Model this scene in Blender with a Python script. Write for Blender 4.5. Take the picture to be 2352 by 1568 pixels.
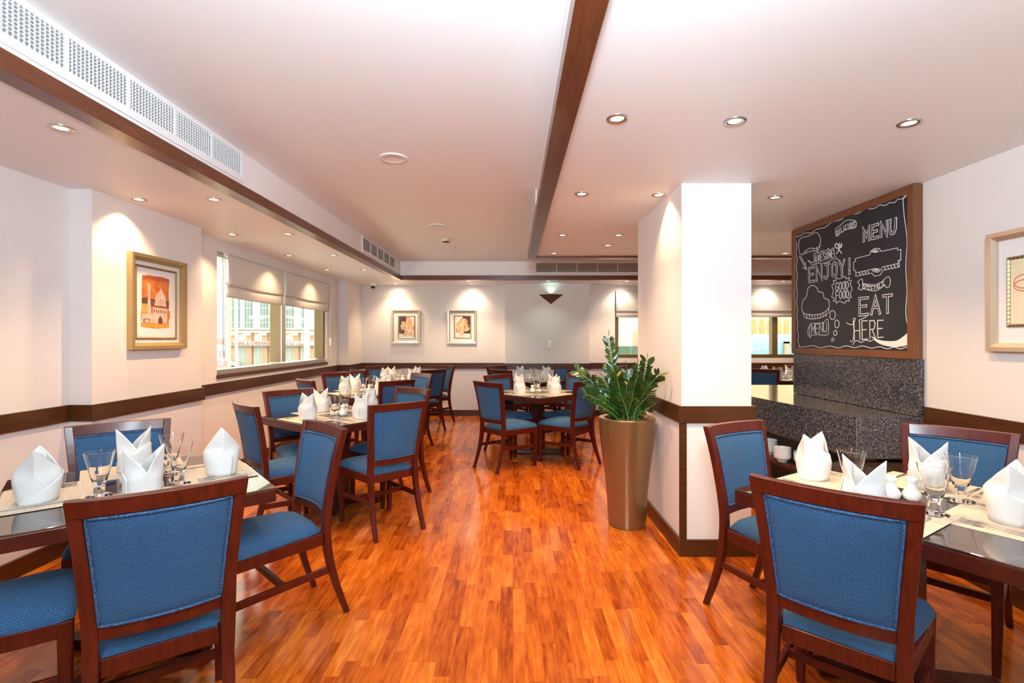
import bpy, bmesh, math, random
from mathutils import Vector, Matrix
PI = math.pi
random.seed(7)
SC = bpy.context.scene
COL = SC.collection
for o in list(bpy.data.objects): bpy.data.objects.remove(o)

# ------------------------------------------------------------------ camera, world, light, exposure
F, VX, VY, H = 1160.0, 1178.0, 779.0, 1.4
cam = bpy.data.cameras.new('camera'); cam.sensor_width = 36; cam.lens = F / 2352 * 36
cam.shift_x = (1176 - VX) / 2352; cam.shift_y = (VY - 784) / 2352
cam.clip_start = .02; cam.clip_end = 600
co = bpy.data.objects.new('camera', cam); COL.objects.link(co)
co.location = (0, 0, H); co.rotation_euler = (PI / 2, 0, 0)
SC.camera = co
SC.view_settings.view_transform = 'Standard'
try: SC.view_settings.look = 'None'
except Exception: pass
SC.view_settings.exposure = 0.12
SC.view_settings.gamma = 1.0
SC.view_settings.use_curve_mapping = False
w = bpy.data.worlds.new('daylight'); SC.world = w; w.use_nodes = True
w.node_tree.nodes['Background'].inputs[0].default_value = (1.0, .96, .88, 1)
w.node_tree.nodes['Background'].inputs[1].default_value = 4.2

def light(name, kind, loc, energy, color, size=.1, aim=None, spot=None, blend=.6, parent=None, sizey=None):
    l = bpy.data.lights.new(name, kind); l.energy = energy; l.color = color
    if kind == 'AREA':
        l.size = size
        if sizey: l.shape = 'RECTANGLE'; l.size_y = sizey
    else: l.shadow_soft_size = size
    if kind == 'SPOT': l.spot_size = spot; l.spot_blend = blend
    o = bpy.data.objects.new(name, l); COL.objects.link(o)
    o.location = loc
    if aim is not None:
        o.rotation_euler = (Vector(aim) - Vector(loc)).to_track_quat('-Z', 'Y').to_euler()
    if parent: o.parent = parent
    return o
FLASH = (1.0, .955, .97)
light('flash_bounce', 'AREA', (.05, -.1, 2.05), 170, (.76, .99, 1.12), .5, aim=(.10, .62, 2.95))
light('flash_direct', 'AREA', (-.35, -1.0, 2.15), 34, (.90, .99, 1.02), .55, aim=(.1, 9, 1.7))
WARM = (1.0, .64, .33)

# ------------------------------------------------------------------ materials
def mat(name, color=(.8, .8, .8), rough=.5, metal=0, spec=.5, coat=0, **kw):
    m = bpy.data.materials.new(name); m.use_nodes = True
    b = m.node_tree.nodes['Principled BSDF']
    b.inputs['Base Color'].default_value = (*color, 1)
    b.inputs['Roughness'].default_value = rough
    b.inputs['Metallic'].default_value = metal
    b.inputs['Specular IOR Level'].default_value = spec
    b.inputs['Coat Weight'].default_value = coat
    for k, v in kw.items(): b.inputs[k.replace('_', ' ')].default_value = v
    return m
class NT:
    def __init__(s, m): s.t = m.node_tree; s.b = s.t.nodes['Principled BSDF']
    def n(s, kind, **kw):
        x = s.t.nodes.new(kind)
        for k, v in kw.items():
            if k.startswith('i_'): x.inputs[k[2:].replace('_', ' ')].default_value = v
            else: setattr(x, k, v)
        return x
    def l(s, a, b): s.t.links.new(a, b)
    def m(s, op, a, b=None, c=None):
        x = s.t.nodes.new('ShaderNodeMath'); x.operation = op
        for i, v in enumerate((a, b, c)):
            if v is None: continue
            if isinstance(v, (int, float)): x.inputs[i].default_value = v
            else: s.l(v, x.inputs[i])
        return x.outputs[0]
    def ramp(s, fac, stops, interp='LINEAR'):
        x = s.t.nodes.new('ShaderNodeValToRGB'); x.color_ramp.interpolation = interp
        e = x.color_ramp.elements
        while len(e) < len(stops): e.new(.5)
        for el, (p, c) in zip(e, stops): el.position = p; el.color = (*c, 1)
        s.l(fac, x.inputs[0]); return x.outputs[0]
    def bump(s, h, strength=.2, dist=.01):
        x = s.t.nodes.new('ShaderNodeBump'); x.inputs['Strength'].default_value = strength
        x.inputs['Distance'].default_value = dist; s.l(h, x.inputs['Height']); s.l(x.outputs[0], s.b.inputs['Normal'])
    def coord(s, which='Object', scale=None):
        c = s.t.nodes.new('ShaderNodeTexCoord').outputs[which]
        if scale:
            mp = s.t.nodes.new('ShaderNodeMapping'); mp.inputs['Scale'].default_value = scale
            s.l(c, mp.inputs[0]); c = mp.outputs[0]
        return c
    def noise(s, vec, scale, detail=3, rough=.5):
        x = s.n('ShaderNodeTexNoise', i_Scale=scale, i_Detail=detail, i_Roughness=rough); s.l(vec, x.inputs['Vector']); return x.outputs['Fac']

def wood(name, c0, c1, axis=0, rough=.35, coat=.3, sc=6, world=False, crough=.12):
    m = mat(name, c0, rough, coat=coat); m.node_tree.nodes['Principled BSDF'].inputs['Coat Roughness'].default_value = crough
    m.node_tree.nodes['Principled BSDF'].inputs['Specular IOR Level'].default_value = .35
    t = NT(m); s = [sc * 4] * 3; s[axis] = sc * .35
    v = t.coord('Object', s); n = t.noise(v, 3, 5, .6)
    t.l(t.ramp(n, [(.3, c0), (.7, c1)]), t.b.inputs['Base Color'])
    return m
M = {}
# painted woven wallpaper
m = mat('wall_paper', (.77, .715, .695), .75); t = NT(m); c = t.coord('Object')
n1 = t.noise(t.coord('Object', (40, 40, 900)), 1, 2); n2 = t.noise(t.coord('Object', (900, 900, 30)), 1, 2)
s_ = t.m('ADD', n1, n2); t.l(t.ramp(t.m('MULTIPLY', s_, .5), [(.3, (.73, .68, .655)), (.7, (.79, .74, .72))]), t.b.inputs['Base Color']); t.bump(s_, .15, .002); M['wall'] = m
m = mat('ceiling_paint', (.84, .85, .86), .45, spec=.35); t = NT(m); n = t.noise(t.coord('Object'), 220, 2); t.bump(n, .05, .002); M['ceiling'] = m
M['fascia'] = mat('fascia_paint', (.87, .83, .83), .5)
M['trim'] = wood('trim_wood', (.050, .0145, .0035), (.085, .026, .0065), 0, .35, .25)
M['trim_y'] = wood('trim_wood_lengthwise', (.050, .0145, .0035), (.085, .026, .0065), 1, .35, .25)
M['cornice'] = wood('cornice_wood_cross', (.10, .029, .011), (.165, .051, .021), 0, .3, .25)
M['cornice_y'] = wood('cornice_wood', (.10, .029, .011), (.165, .051, .021), 1, .3, .25)
M['board_wood'] = wood('board_frame_wood', (.15, .052, .020), (.21, .080, .032), 2, .4, .2)
M['chair_wood'] = wood('chair_mahogany', (.048, .0040, .0015), (.105, .0095, .0028), 2, .36, .16, 5, crough=.15)
M['table_wood'] = wood('table_mahogany', (.038, .0045, .002), (.075, .009, .003), 0, .34, .18, 5)
M['dark_wood'] = mat('dark_cabinet_wood', (.05, .018, .008), .35, coat=.2)
# parquet
m = mat('parquet', (.4, .1, .02), .22, coat=.0); t = NT(m)
sep = t.n('ShaderNodeSeparateXYZ'); t.l(t.coord('Object'), sep.inputs[0]); X, Y = sep.outputs[0], sep.outputs[1]
SW, SL = .066, .42
row = t.m('FLOOR', t.m('DIVIDE', X, SW))
wn = t.n('ShaderNodeTexWhiteNoise', noise_dimensions='1D'); t.l(row, wn.inputs['W'])
y2 = t.m('ADD', t.m('DIVIDE', Y, SL), t.m('MULTIPLY', wn.outputs['Value'], 7.3)); cell = t.m('FLOOR', y2)
cb = t.n('ShaderNodeCombineXYZ'); t.l(row, cb.inputs[0]); t.l(cell, cb.inputs[1])
wn2 = t.n('ShaderNodeTexWhiteNoise', noise_dimensions='2D'); t.l(cb.outputs[0], wn2.inputs['Vector'])
cb2 = t.n('ShaderNodeCombineXYZ'); t.l(t.m('MULTIPLY', X, 26), cb2.inputs[0]); t.l(t.m('MULTIPLY', Y, 2.6), cb2.inputs[1]); t.l(t.m('MULTIPLY', wn2.outputs['Value'], 37), cb2.inputs[2])
grain = t.noise(cb2.outputs[0], 2.2, 6, .62)
cb3 = t.n('ShaderNodeCombineXYZ'); t.l(t.m('MULTIPLY', X, 16), cb3.inputs[0]); t.l(t.m('MULTIPLY', Y, 5), cb3.inputs[1]); t.l(t.m('MULTIPLY', wn2.outputs['Value'], 91), cb3.inputs[2])
figure = t.noise(cb3.outputs[0], 1.2, 3, .5)
tone = t.m('ADD', t.m('ADD', t.m('MULTIPLY', wn2.outputs['Value'], .27), t.m('MULTIPLY', grain, .66)), t.m('MULTIPLY', figure, .35))
base = t.ramp(tone, [(.30, (.10, .012, .001)), (.48, (.27, .044, .004)), (.68, (.46, .105, .010)), (.92, (.66, .21, .024))])
fx = t.m('FRACT', t.m('DIVIDE', X, SW)); fy = t.m('FRACT', y2)
gap = t.m('MINIMUM', t.m('MULTIPLY', t.m('MINIMUM', fx, t.m('SUBTRACT', 1.0, fx)), SW), t.m('MULTIPLY', t.m('MINIMUM', fy, t.m('SUBTRACT', 1.0, fy)), SL))
gf = t.m('LESS_THAN', gap, .0007)
mx = t.n('ShaderNodeMix', data_type='RGBA'); t.l(t.m('MULTIPLY', gf, .45), mx.inputs[0]); t.l(base, mx.inputs[6]); mx.inputs[7].default_value = (.10, .02, .005, 1)
t.l(mx.outputs[2], t.b.inputs['Base Color']); t.l(t.m('ADD', t.m('MULTIPLY', grain, .10), .10), t.b.inputs['Roughness'])
M['floor'] = m
# herringbone upholstery (UV in metres)
def herringbone(name, dark, mid, lightc):
    m = mat(name, mid, .85, spec=.25); t = NT(m); b = t.b; b.inputs['Sheen Weight'].default_value = .05
    sp = t.n('ShaderNodeSeparateXYZ'); t.l(t.coord('UV'), sp.inputs[0])
    tri = t.m('PINGPONG', sp.outputs[0], .0060)
    vv = t.m('ADD', sp.outputs[1], t.m('MULTIPLY', tri, .85))
    st = t.m('PINGPONG', vv, .0027)
    st = t.m('DIVIDE', st, .0027)
    cbv = t.coord('UV', (520, 130, 1)); nz = t.noise(cbv, 1, 3, .7)
    big = t.noise(t.coord('UV', (60, 900, 1)), 1, 2)
    f = t.m('ADD', t.m('MULTIPLY', st, .62), t.m('ADD', t.m('MULTIPLY', nz, .45), t.m('MULTIPLY', big, .12)))
    t.l(t.ramp(f, [(.33, dark), (.60, mid), (.86, lightc)]), b.inputs['Base Color'])
    t.bump(st, .35, .001); return m
M['fabric'] = herringbone('blue_herringbone', (.002, .005, .026), (.006, .042, .130), (.10, .28, .52))
M['piping'] = mat('blue_piping', (.02, .07, .18), .8)
t = NT(M['piping']); n = t.noise(t.coord('Object'), 260, 2); t.l(t.ramp(n, [(.4, (.006, .022, .08)), (.62, (.06, .15, .31))]), t.b.inputs['Base Color'])
# linen napkin
m = mat('napkin_linen', (.74, .735, .72), .8, spec=.2); t = NT(m)
t.b.inputs['Subsurface Weight'].default_value = 0
ch = t.n('ShaderNodeTexVoronoi', i_Scale=230.0); t.l(t.coord('Object'), ch.inputs['Vector']); t.bump(ch.outputs['Distance'], .25, .002); M['napkin'] = m
m = mat('placemat_weave', (.62, .54, .42), .6); t = NT(m)
n = t.noise(t.coord('Object', (4, 420, 1)), 1, 3, .7); t.l(t.ramp(n, [(.35, (.46, .38, .28)), (.6, (.63, .56, .46)), (.8, (.69, .63, .54))]), t.b.inputs['Base Color']); t.bump(n, .3, .001); M['mat'] = m
M['table_glass'] = mat('table_glass_top', (.030, .016, .012), .025, spec=1.0, IOR=1.85)
M['steel'] = mat('cutlery_steel', (.62, .61, .60), .18, 1)
M['ceramic'] = mat('white_ceramic', (.84, .83, .81), .12, coat=.4)
def glassmat(name, tint, ior=1.45, refl=1.0):
    m = bpy.data.materials.new(name); m.use_nodes = True; nt = m.node_tree; nt.nodes.clear()
    o = nt.nodes.new('ShaderNodeOutputMaterial'); mx = nt.nodes.new('ShaderNodeMixShader')
    tr = nt.nodes.new('ShaderNodeBsdfTransparent'); tr.inputs[0].default_value = (*tint, 1)
    gl = nt.nodes.new('ShaderNodeBsdfGlossy'); gl.inputs['Roughness'].default_value = .02
    fr = nt.nodes.new('ShaderNodeFresnel'); fr.inputs[0].default_value = ior
    ge = nt.nodes.new('ShaderNodeNewGeometry'); k1 = nt.nodes.new('ShaderNodeMath'); k1.operation = 'SUBTRACT'; k1.inputs[0].default_value = 1
    k2 = nt.nodes.new('ShaderNodeMath'); k2.operation = 'MULTIPLY'; nt.links.new(ge.outputs['Backfacing'], k1.inputs[1]); nt.links.new(fr.outputs[0], k2.inputs[0]); nt.links.new(k1.outputs[0], k2.inputs[1])
    nt.links.new(k2.outputs[0], mx.inputs[0]); nt.links.new(tr.outputs[0], mx.inputs[1]); nt.links.new(gl.outputs[0], mx.inputs[2]); nt.links.new(mx.outputs[0], o.inputs[0])
    return m
M['pane'] = glassmat('window_glass', (.93, .97, .93))
m = mat('tumbler_glass', (1, 1, 1), .01); m.node_tree.nodes['Principled BSDF'].inputs['Transmission Weight'].default_value = 1
m.node_tree.nodes['Principled BSDF'].inputs['IOR'].default_value = 1.33; M['glass'] = m
# granite
m = mat('dark_granite', (.03, .03, .035), .12, spec=.6); t = NT(m)
v = t.n('ShaderNodeTexVoronoi', i_Scale=190.0); t.l(t.coord('Object'), v.inputs['Vector'])
n = t.noise(t.coord('Object'), 85, 8, .8); bw = t.n('ShaderNodeRGBToBW'); t.l(v.outputs['Color'], bw.inputs[0])
f = t.m('ADD', t.m('MULTIPLY', bw.outputs[0], .32), t.m('MULTIPLY', n, .85))
t.l(t.ramp(f, [(.47, (.014, .013, .016)), (.58, (.050, .047, .054)), (.68, (.13, .13, .145)), (.80, (.42, .41, .44))]), t.b.inputs['Base Color']); M['granite'] = m
M['chalkboard'] = mat('chalkboard_slate', (.021, .023, .031), .42, spec=.4)
t = NT(M['chalkboard']); n = t.noise(t.coord('Object'), 2.5, 5); t.l(t.ramp(n, [(.35, (.017, .020, .028)), (.75, (.033, .037, .047))]), t.b.inputs['Base Color'])
M['chalk'] = mat('white_chalk', (.82, .82, .83), .9)
M['gold'] = mat('gold_frame', (.50, .36, .17), .38, .75)
M['champagne'] = mat('champagne_frame', (.62, .52, .40), .35, .7)
M['bead'] = mat('gold_bead_frame', (.38, .26, .10), .4, .7)
t = NT(M['bead']); wv = t.n('ShaderNodeTexWave', i_Scale=28.0, bands_direction='DIAGONAL'); t.l(t.coord('Object'), wv.inputs['Vector']); t.l(t.ramp(wv.outputs['Fac'], [(.3, (.26, .18, .08)), (.7, (.50, .37, .18))]), t.b.inputs['Base Color'])
M['mount'] = mat('white_mount_board', (.80, .765, .76), .8)
M['metal'] = mat('brushed_steel', (.50, .47, .44), .35, .85)
M['nickel'] = mat('nickel_rim', (.55, .50, .44), .25, .9)
M['bronze'] = mat('bronze_window_frame', (.17, .115, .055), .45, .5)
M['planter'] = mat('bronze_planter', (.30, .18, .075), .28, .6, coat=.4)
t = NT(M['planter']); n = t.noise(t.coord('Object'), 420, 2); t.l(t.ramp(n, [(.35, (.20, .112, .042)), (.65, (.30, .175, .072))]), t.b.inputs['Base Color'])
m = mat('roman_blind_linen', (.78, .74, .72), .9); t = NT(m)
tl = t.t.nodes.new('ShaderNodeBsdfTranslucent'); tl.inputs[0].default_value = (.60, .50, .42, 1)
ms = t.t.nodes.new('ShaderNodeMixShader'); ms.inputs[0].default_value = .28
out = [x for x in t.t.nodes if x.type == 'OUTPUT_MATERIAL'][0]
t.l(t.b.outputs[0], ms.inputs[1]); t.l(tl.outputs[0], ms.inputs[2]); t.l(ms.outputs[0], out.inputs[0])
n = t.noise(t.coord('Object', (500, 500, 300)), 1, 2); t.l(t.ramp(n, [(.3, (.72, .69, .685)), (.7, (.84, .81, .80))]), t.b.inputs['Base Color']); t.bump(n, .2, .002); M['blind'] = m
M['leaf'] = mat('glossy_leaf', (.035, .11, .018), .28, spec=.6)
t = NT(M['leaf']); oi = t.n('ShaderNodeObjectInfo'); n = t.noise(t.coord('Object'), 9, 2); t.l(t.ramp(n, [(.3, (.006, .030, .006)), (.55, (.018, .070, .010)), (.78, (.09, .17, .020))]), t.b.inputs['Base Color'])
M['leaf_yellow'] = mat('yellowing_leaf', (.45, .40, .05), .35)
M['stem'] = mat('plant_stem', (.16, .22, .07), .5)
M['soil'] = mat('potting_soil', (.018, .012, .008), .95)
M['white'] = mat('white_plastic', (.80, .79, .78), .4)
M['grille'] = mat('white_grille_paint', (.83, .83, .84), .45)
M['grille_dark'] = mat('vent_interior', (.22, .22, .23), .8)
M['black'] = mat('black_plastic', (.01, .01, .012), .15)
def emit(name, color, s):
    m = bpy.data.materials.new(name); m.use_nodes = True; b = m.node_tree.nodes['Principled BSDF']
    b.inputs['Base Color'].default_value = (*color, 1); b.inputs['Emission Color'].default_value = (*color, 1); b.inputs['Emission Strength'].default_value = s; return m
M['lamp'] = emit('halogen_lamp', (1, .80, .50), 6)
M['lamp_dim'] = emit('tilted_lamp', (1, .75, .45), 1.2)
M['lamp_cool'] = emit('cool_lamp', (.75, 1, .88), 6)

# ------------------------------------------------------------------ mesh builder
class MB:
    def __init__(s): s.v = []; s.f = []; s.uv = None
    def add(s, vs, fs):
        o = len(s.v); s.v += [tuple(v) for v in vs]; s.f += [tuple(i + o for i in f) for f in fs]; return s
    def box(s, x0, x1, y0, y1, z0, z1):
        return s.add([(x0, y0, z0), (x1, y0, z0), (x1, y1, z0), (x0, y1, z0), (x0, y0, z1), (x1, y0, z1), (x1, y1, z1), (x0, y1, z1)],
                     [(0, 3, 2, 1), (4, 5, 6, 7), (0, 1, 5, 4), (1, 2, 6, 5), (2, 3, 7, 6), (3, 0, 4, 7)])
    def prism(s, poly, z0, z1, T=None):
        n = len(poly); a = sum(poly[i][0] * poly[(i + 1) % n][1] - poly[(i + 1) % n][0] * poly[i][1] for i in range(n))
        if a < 0: poly = poly[::-1]
        vs = [(p[0], p[1], z0) for p in poly] + [(p[0], p[1], z1) for p in poly]
        if T: vs = [T(v) for v in vs]
        return s.add(vs, [tuple(range(n - 1, -1, -1)), tuple(range(n, 2 * n))] + [(i, (i + 1) % n, n + (i + 1) % n, n + i) for i in range(n)])
    def loft(s, rings, close=True, caps=True):
        n = len(rings[0]); vs = [p for r in rings for p in r]; fs = []
        for k in range(len(rings) - 1):
            for i in range(n if close else n - 1):
                j = (i + 1) % n; fs.append((k * n + i, k * n + j, (k + 1) * n + j, (k + 1) * n + i))
        if caps: fs.append(tuple(range(n - 1, -1, -1))); fs.append(tuple(range((len(rings) - 1) * n, len(rings) * n)))
        return s.add(vs, fs)
    def lathe(s, prof, seg=24, c=(0, 0, 0), caps=True):
        rings = [[(c[0] + r * math.cos(2 * PI * i / seg), c[1] + r * math.sin(2 * PI * i / seg), c[2] + z) for i in range(seg)] for r, z in prof]
        return s.loft(rings, True, caps)
    def tube(s, pts, r, seg=6, closed=False):
        P = [Vector(p) for p in pts]; n = len(P); rings = []
        rr = r if isinstance(r, (list, tuple)) else [r] * n
        up = Vector((0, 0, 1))
        for i in range(n):
            if closed: d = P[(i + 1) % n] - P[i - 1]
            else: d = P[min(i + 1, n - 1)] - P[max(i - 1, 0)]
            if d.length < 1e-9: d = Vector((1, 0, 0))
            d.normalize(); a = d.cross(up)
            if a.length < .05: a = d.cross(Vector((0, 1, 0)))
            a.normalize(); b = a.cross(d)
            rings.append([tuple(P[i] + (a * math.cos(2 * PI * k / seg) + b * math.sin(2 * PI * k / seg)) * rr[i]) for k in range(seg)])
        if closed: rings.append(rings[0]); return s.loft(rings, True, False)
        return s.loft(rings, True, True)
    def obox(s, c, d, rz):
        x, y, z = [k / 2 for k in d]; R = Matrix.Rotation(rz, 3, 'Z'); C = Vector(c)
        vs = [tuple(C + R @ Vector(p)) for p in ((-x, -y, -z), (x, -y, -z), (x, y, -z), (-x, y, -z), (-x, -y, z), (x, -y, z), (x, y, z), (-x, y, z))]
        return s.add(vs, [(0, 3, 2, 1), (4, 5, 6, 7), (0, 1, 5, 4), (1, 2, 6, 5), (2, 3, 7, 6), (3, 0, 4, 7)])
    def sheet(s, fn, nu, nv, closeu=False):
        vs = [fn(i / nu, j / nv) for j in range(nv + 1) for i in range(nu + (0 if closeu else 1))]
        w_ = nu if closeu else nu + 1; fs = []
        for j in range(nv):
            for i in range(nu):
                a = j * w_ + i; b = j * w_ + (i + 1) % w_; fs.append((a, b, b + w_, a + w_))
        return s.add(vs, fs)

def O(name, mb, m, parent=None, smooth=False, bevel=0, world=False, uv=None, seg=2, auto=None):
    """mb -> one linked mesh object; world=True: builder coordinates are world ones"""
    me = bpy.data.meshes.new(name)
    vs = mb.v
    off = Vector((0, 0, 0))
    if parent is not None and world:
        off = Vector(parent.location); p = parent.parent
        while p: off += Vector(p.location); p = p.parent
        vs = [(a - off[0], b - off[1], c - off[2]) for a, b, c in vs]
    elif parent is None and world and len(vs):
        x = sum(v[0] for v in vs) / len(vs); y = sum(v[1] for v in vs) / len(vs); z = min(v[2] for v in vs); off = Vector((x, y, z))
        vs = [(a - x, b - y, c - z) for a, b, c in vs]
    me.from_pydata(vs, [], mb.f); me.validate(); me.update()
    bm = bmesh.new(); bm.from_mesh(me)
    bmesh.ops.recalc_face_normals(bm, faces=bm.faces)
    if smooth:
        lim = math.radians(auto or 40)
        for f in bm.faces: f.smooth = True
        for e in bm.edges:
            if len(e.link_faces) == 2 and e.calc_face_angle(0) > lim: e.smooth = False
    bm.to_mesh(me); bm.free()
    if uv:
        l = me.uv_layers.new(name='uv')
        for p in me.polygons:
            n = p.normal
            for li in p.loop_indices:
                l.data[li].uv = uv(me.vertices[me.loops[li].vertex_index].co, n)
    me.materials.append(m if not isinstance(m, str) else M[m])
    o = bpy.data.objects.new(name, me); COL.objects.link(o)
    if parent is not None: o.parent = parent
    elif world: o.location = off
    if bevel:
        b = o.modifiers.new('bevel', 'BEVEL'); b.width = bevel; b.segments = seg; b.limit_method = 'ANGLE'; b.angle_limit = .7
        if smooth is False:
            for p in me.polygons: p.use_smooth = False
    return o
def tag(o, label=None, cat=None, group=None, kind=None):
    if label: o['label'] = label
    if cat: o['category'] = cat
    if group: o['group'] = group
    if kind: o['kind'] = kind
    return o
def thing(name, label, cat, loc=(0, 0, 0), rz=0, group=None):
    o = bpy.data.objects.new(name, None); o.empty_display_size = .1; COL.objects.link(o); o.location = loc; o.rotation_euler = (0, 0, rz)
    return tag(o, label, cat, group)
def struct(name, mb, m, bevel=0, uv=None):
    return tag(O(name, mb, m, bevel=bevel), kind='structure')
def dup(o, loc, rz, label, group=None):
    def cp(a, parent):
        c = a.copy(); COL.objects.link(c); c.parent = parent
        for ch in a.children: cp(ch, c)
        return c
    r = cp(o, None); r.location = loc; r.rotation_euler = (0, 0, rz); tag(r, label, None, group); return r
def placer(proto):
    used = []
    def go(loc, rz, label, group=None):
        if not used:
            used.append(1); proto.location = loc; proto.rotation_euler = (0, 0, rz); return tag(proto, label, None, group)
        return dup(proto, loc, rz, label, group)
    return go
def Wz(px, py, z): d = (z - H) * F / (VY - py); return Vector(((px - VX) / F * d, d, z))
def Px(px, py, x): d = x * F / (px - VX); return Vector((x, d, H + (VY - py) * d / F))
def Py(px, py, y): return Vector(((px - VX) / F * y, y, H + (VY - py) * y / F))

# ------------------------------------------------------------------ room shell
ZC, ZS, ZR = 2.693, 2.392, 2.41       # upper ceiling, left/back soffit, right ceiling
YF, YB, XR = 9.25, -2.6, 2.65
TZ0, TZ1 = 2.385, 2.46
struct('floor', MB().box(-3.2, 7.2, YB, YF + .1, -.05, 0), 'floor')
struct('ceiling', MB().box(-1.87, 7.1, YB, 8.40, ZC, ZC + .1), 'ceiling')
struct('ceiling_soffit', MB().box(-3.1, -1.90, YB, YF, ZS, ZC + .1).box(-1.90, 7.1, 8.43, YF, ZS, ZC + .1), 'ceiling')
struct('ceiling_right', MB().box(.235, 7.1, YB, 6.17, ZR, ZC), 'ceiling')
struct('trim_fascia', MB().box(-1.90, -1.87, YB, 8.43, TZ1, ZC).box(-1.90, 7.1, 8.40, 8.43, TZ1, ZC).box(.205, .235, YB, 6.20, TZ1, ZC).box(.205, 7.1, 6.17, 6.20, TZ1, ZC), 'fascia')
struct('trim_cornice_left', MB().box(-1.955, -1.856, YB, 8.477, TZ0, TZ1), 'cornice_y', .002)
struct('trim_cornice_back', MB().box(-1.856, 7.1, 8.377, 8.477, TZ0, TZ1), 'cornice', .002)
struct('trim_beam_wood', MB().box(.181, .281, YB, 6.116, TZ0, TZ1), 'cornice_y', .002)
struct('trim_beam_wood_cross', MB().box(.181, 7.1, 6.116, 6.216, TZ0, TZ1), 'cornice', .002)
# left wall with window opening
WY0, WY1, WZ0, WZ1 = 5.00, 7.95, 1.04, 2.28
mb = MB().box(-3.13, -2.93, YB, WY0, 0, ZS).box(-3.13, -2.93, WY1, YF, 0, ZS).box(-3.13, -2.93, WY0, WY1, 0, WZ0).box(-3.13, -2.93, WY0, WY1, WZ1, ZS)
mb.box(-2.93, -2.78, 3.335, 4.51, 0, ZS).box(-2.93, -2.77, 8.50, YF, 0, ZS)
struct('wall_left', mb, 'wall')
# back wall with window opening on its right
BX0, BX1 = 1.87, 6.9
mb = MB().box(-3.13, BX0, YF, YF + .2, 0, ZS).box(BX1, 7.3, YF, YF + .2, 0, ZS).box(BX0, BX1, YF, YF + .2, 0, 1.06).box(BX0, BX1, YF, YF + .2, 2.29, ZS)
struct('wall_back', mb, 'wall')
struct('wall_back_panel', MB().box(-.14, 1.375, 9.05, YF, 0, ZS), 'wall')
struct('wall_right', MB().box(XR, XR + .2, YB, 4.69, 0, ZR), 'wall')
struct('wall_kitchen', MB().box(3.3, 7.1, 4.69, 4.84, 0, ZR).box(XR + .2, 3.3, 4.3, 4.45, 0, ZR), 'wall')
struct('wall_far_right', MB().box(7.1, 7.3, 4.69, YF, 0, ZC), 'wall')
struct('wall_front', MB().box(-3.13, 2.85, YB - .15, YB, 0, ZC), 'wall')
# column
CX0, CX1, CY0, CY1 = 1.092, 1.544, 3.27, 4.41
tag(O('column', MB().box(CX0, CX1, CY0, CY1, 0, ZR), 'wall'), kind='structure')
RZ0, RZ1, BZ = .861, .969, .108
def band(pts, z0, z1, t):   # rail running along wall points, thickness t to the given side
    mb = MB()
    for (a, b) in zip(pts[:-1], pts[1:]):
        a, b = Vector(a), Vector(b)
        x0, x1 = sorted((a.x, b.x)); y0, y1 = sorted((a.y, b.y))
        mb.box(x0 - t, x1 + t, y0 - t, y1 + t, z0, z1)
    return mb
T = .02
lp = [(-2.93, YB), (-2.93, 3.335), (-2.78, 3.335), (-2.78, 4.51), (-2.93, 4.51), (-2.93, 8.5), (-2.77, 8.5), (-2.77, YF)]
def rail_left(z0, z1, t):
    return MB().box(-2.93, -2.93 + t, YB, 3.335 - t, z0, z1).box(-2.93, -2.78 + t, 3.335 - t, 3.335, z0, z1).box(-2.78, -2.78 + t, 3.335, 4.51, z0, z1).box(-2.93, -2.78 + t, 4.51, 4.51 + t, z0, z1) \
        .box(-2.93, -2.93 + t, 4.51 + t, 8.5 - t, z0, z1).box(-2.93, -2.77 + t, 8.5 - t, 8.5, z0, z1).box(-2.77, -2.77 + t, 8.5, YF - t, z0, z1)
def rail_back(z0, z1, t):
    return MB().box(-2.77, -.14 - t, YF - t, YF, z0, z1).box(-.14 - t, -.14, 9.05 - t, YF, z0, z1).box(-.14, 1.375, 9.05 - t, 9.05, z0, z1).box(1.375, 1.375 + t, 9.05 - t, YF, z0, z1).box(1.375 + t, 7.1, YF - t, YF, z0, z1)
struct('trim_rail_left', rail_left(RZ0, RZ1, T), 'trim_y', .002)
struct('trim_rail_back', rail_back(RZ0, RZ1, T), 'trim', .002)
struct('trim_rail_right', MB().box(XR - T, XR, YB, 3.24, RZ0, RZ1), 'trim_y', .002)
struct('baseboard_left', rail_left(0, BZ, T), 'trim_y', .002)
struct('baseboard_back', rail_back(0, BZ, T), 'trim', .002)
struct('baseboard_right', MB().box(XR - T, XR, YB, 3.2, 0, BZ), 'trim_y', .002)
def ring(z0, z1, t, e=0):
    return MB().box(CX0 - t, CX1 + t, CY0 - t, CY0, z0, z1).box(CX0 - t, CX0, CY0, CY1, z0, z1).box(CX1, CX1 + t, CY0, CY1, z0, z1).box(CX0 - t, CX1 + t, CY1, CY1 + t, z0, z1)
struct('trim_rail_column', ring(RZ0, RZ1, T), 'trim', .002)
struct('baseboard_column', ring(0, BZ, T), 'trim', .002)
struct('trim_corner_column', MB().box(CX0 - .012, CX0 + .03, CY0 - .012, CY0, BZ, RZ0).box(CX0 - .012, CX0, CY0, CY0 + .012, BZ, RZ0), 'trim', .001)

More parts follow.
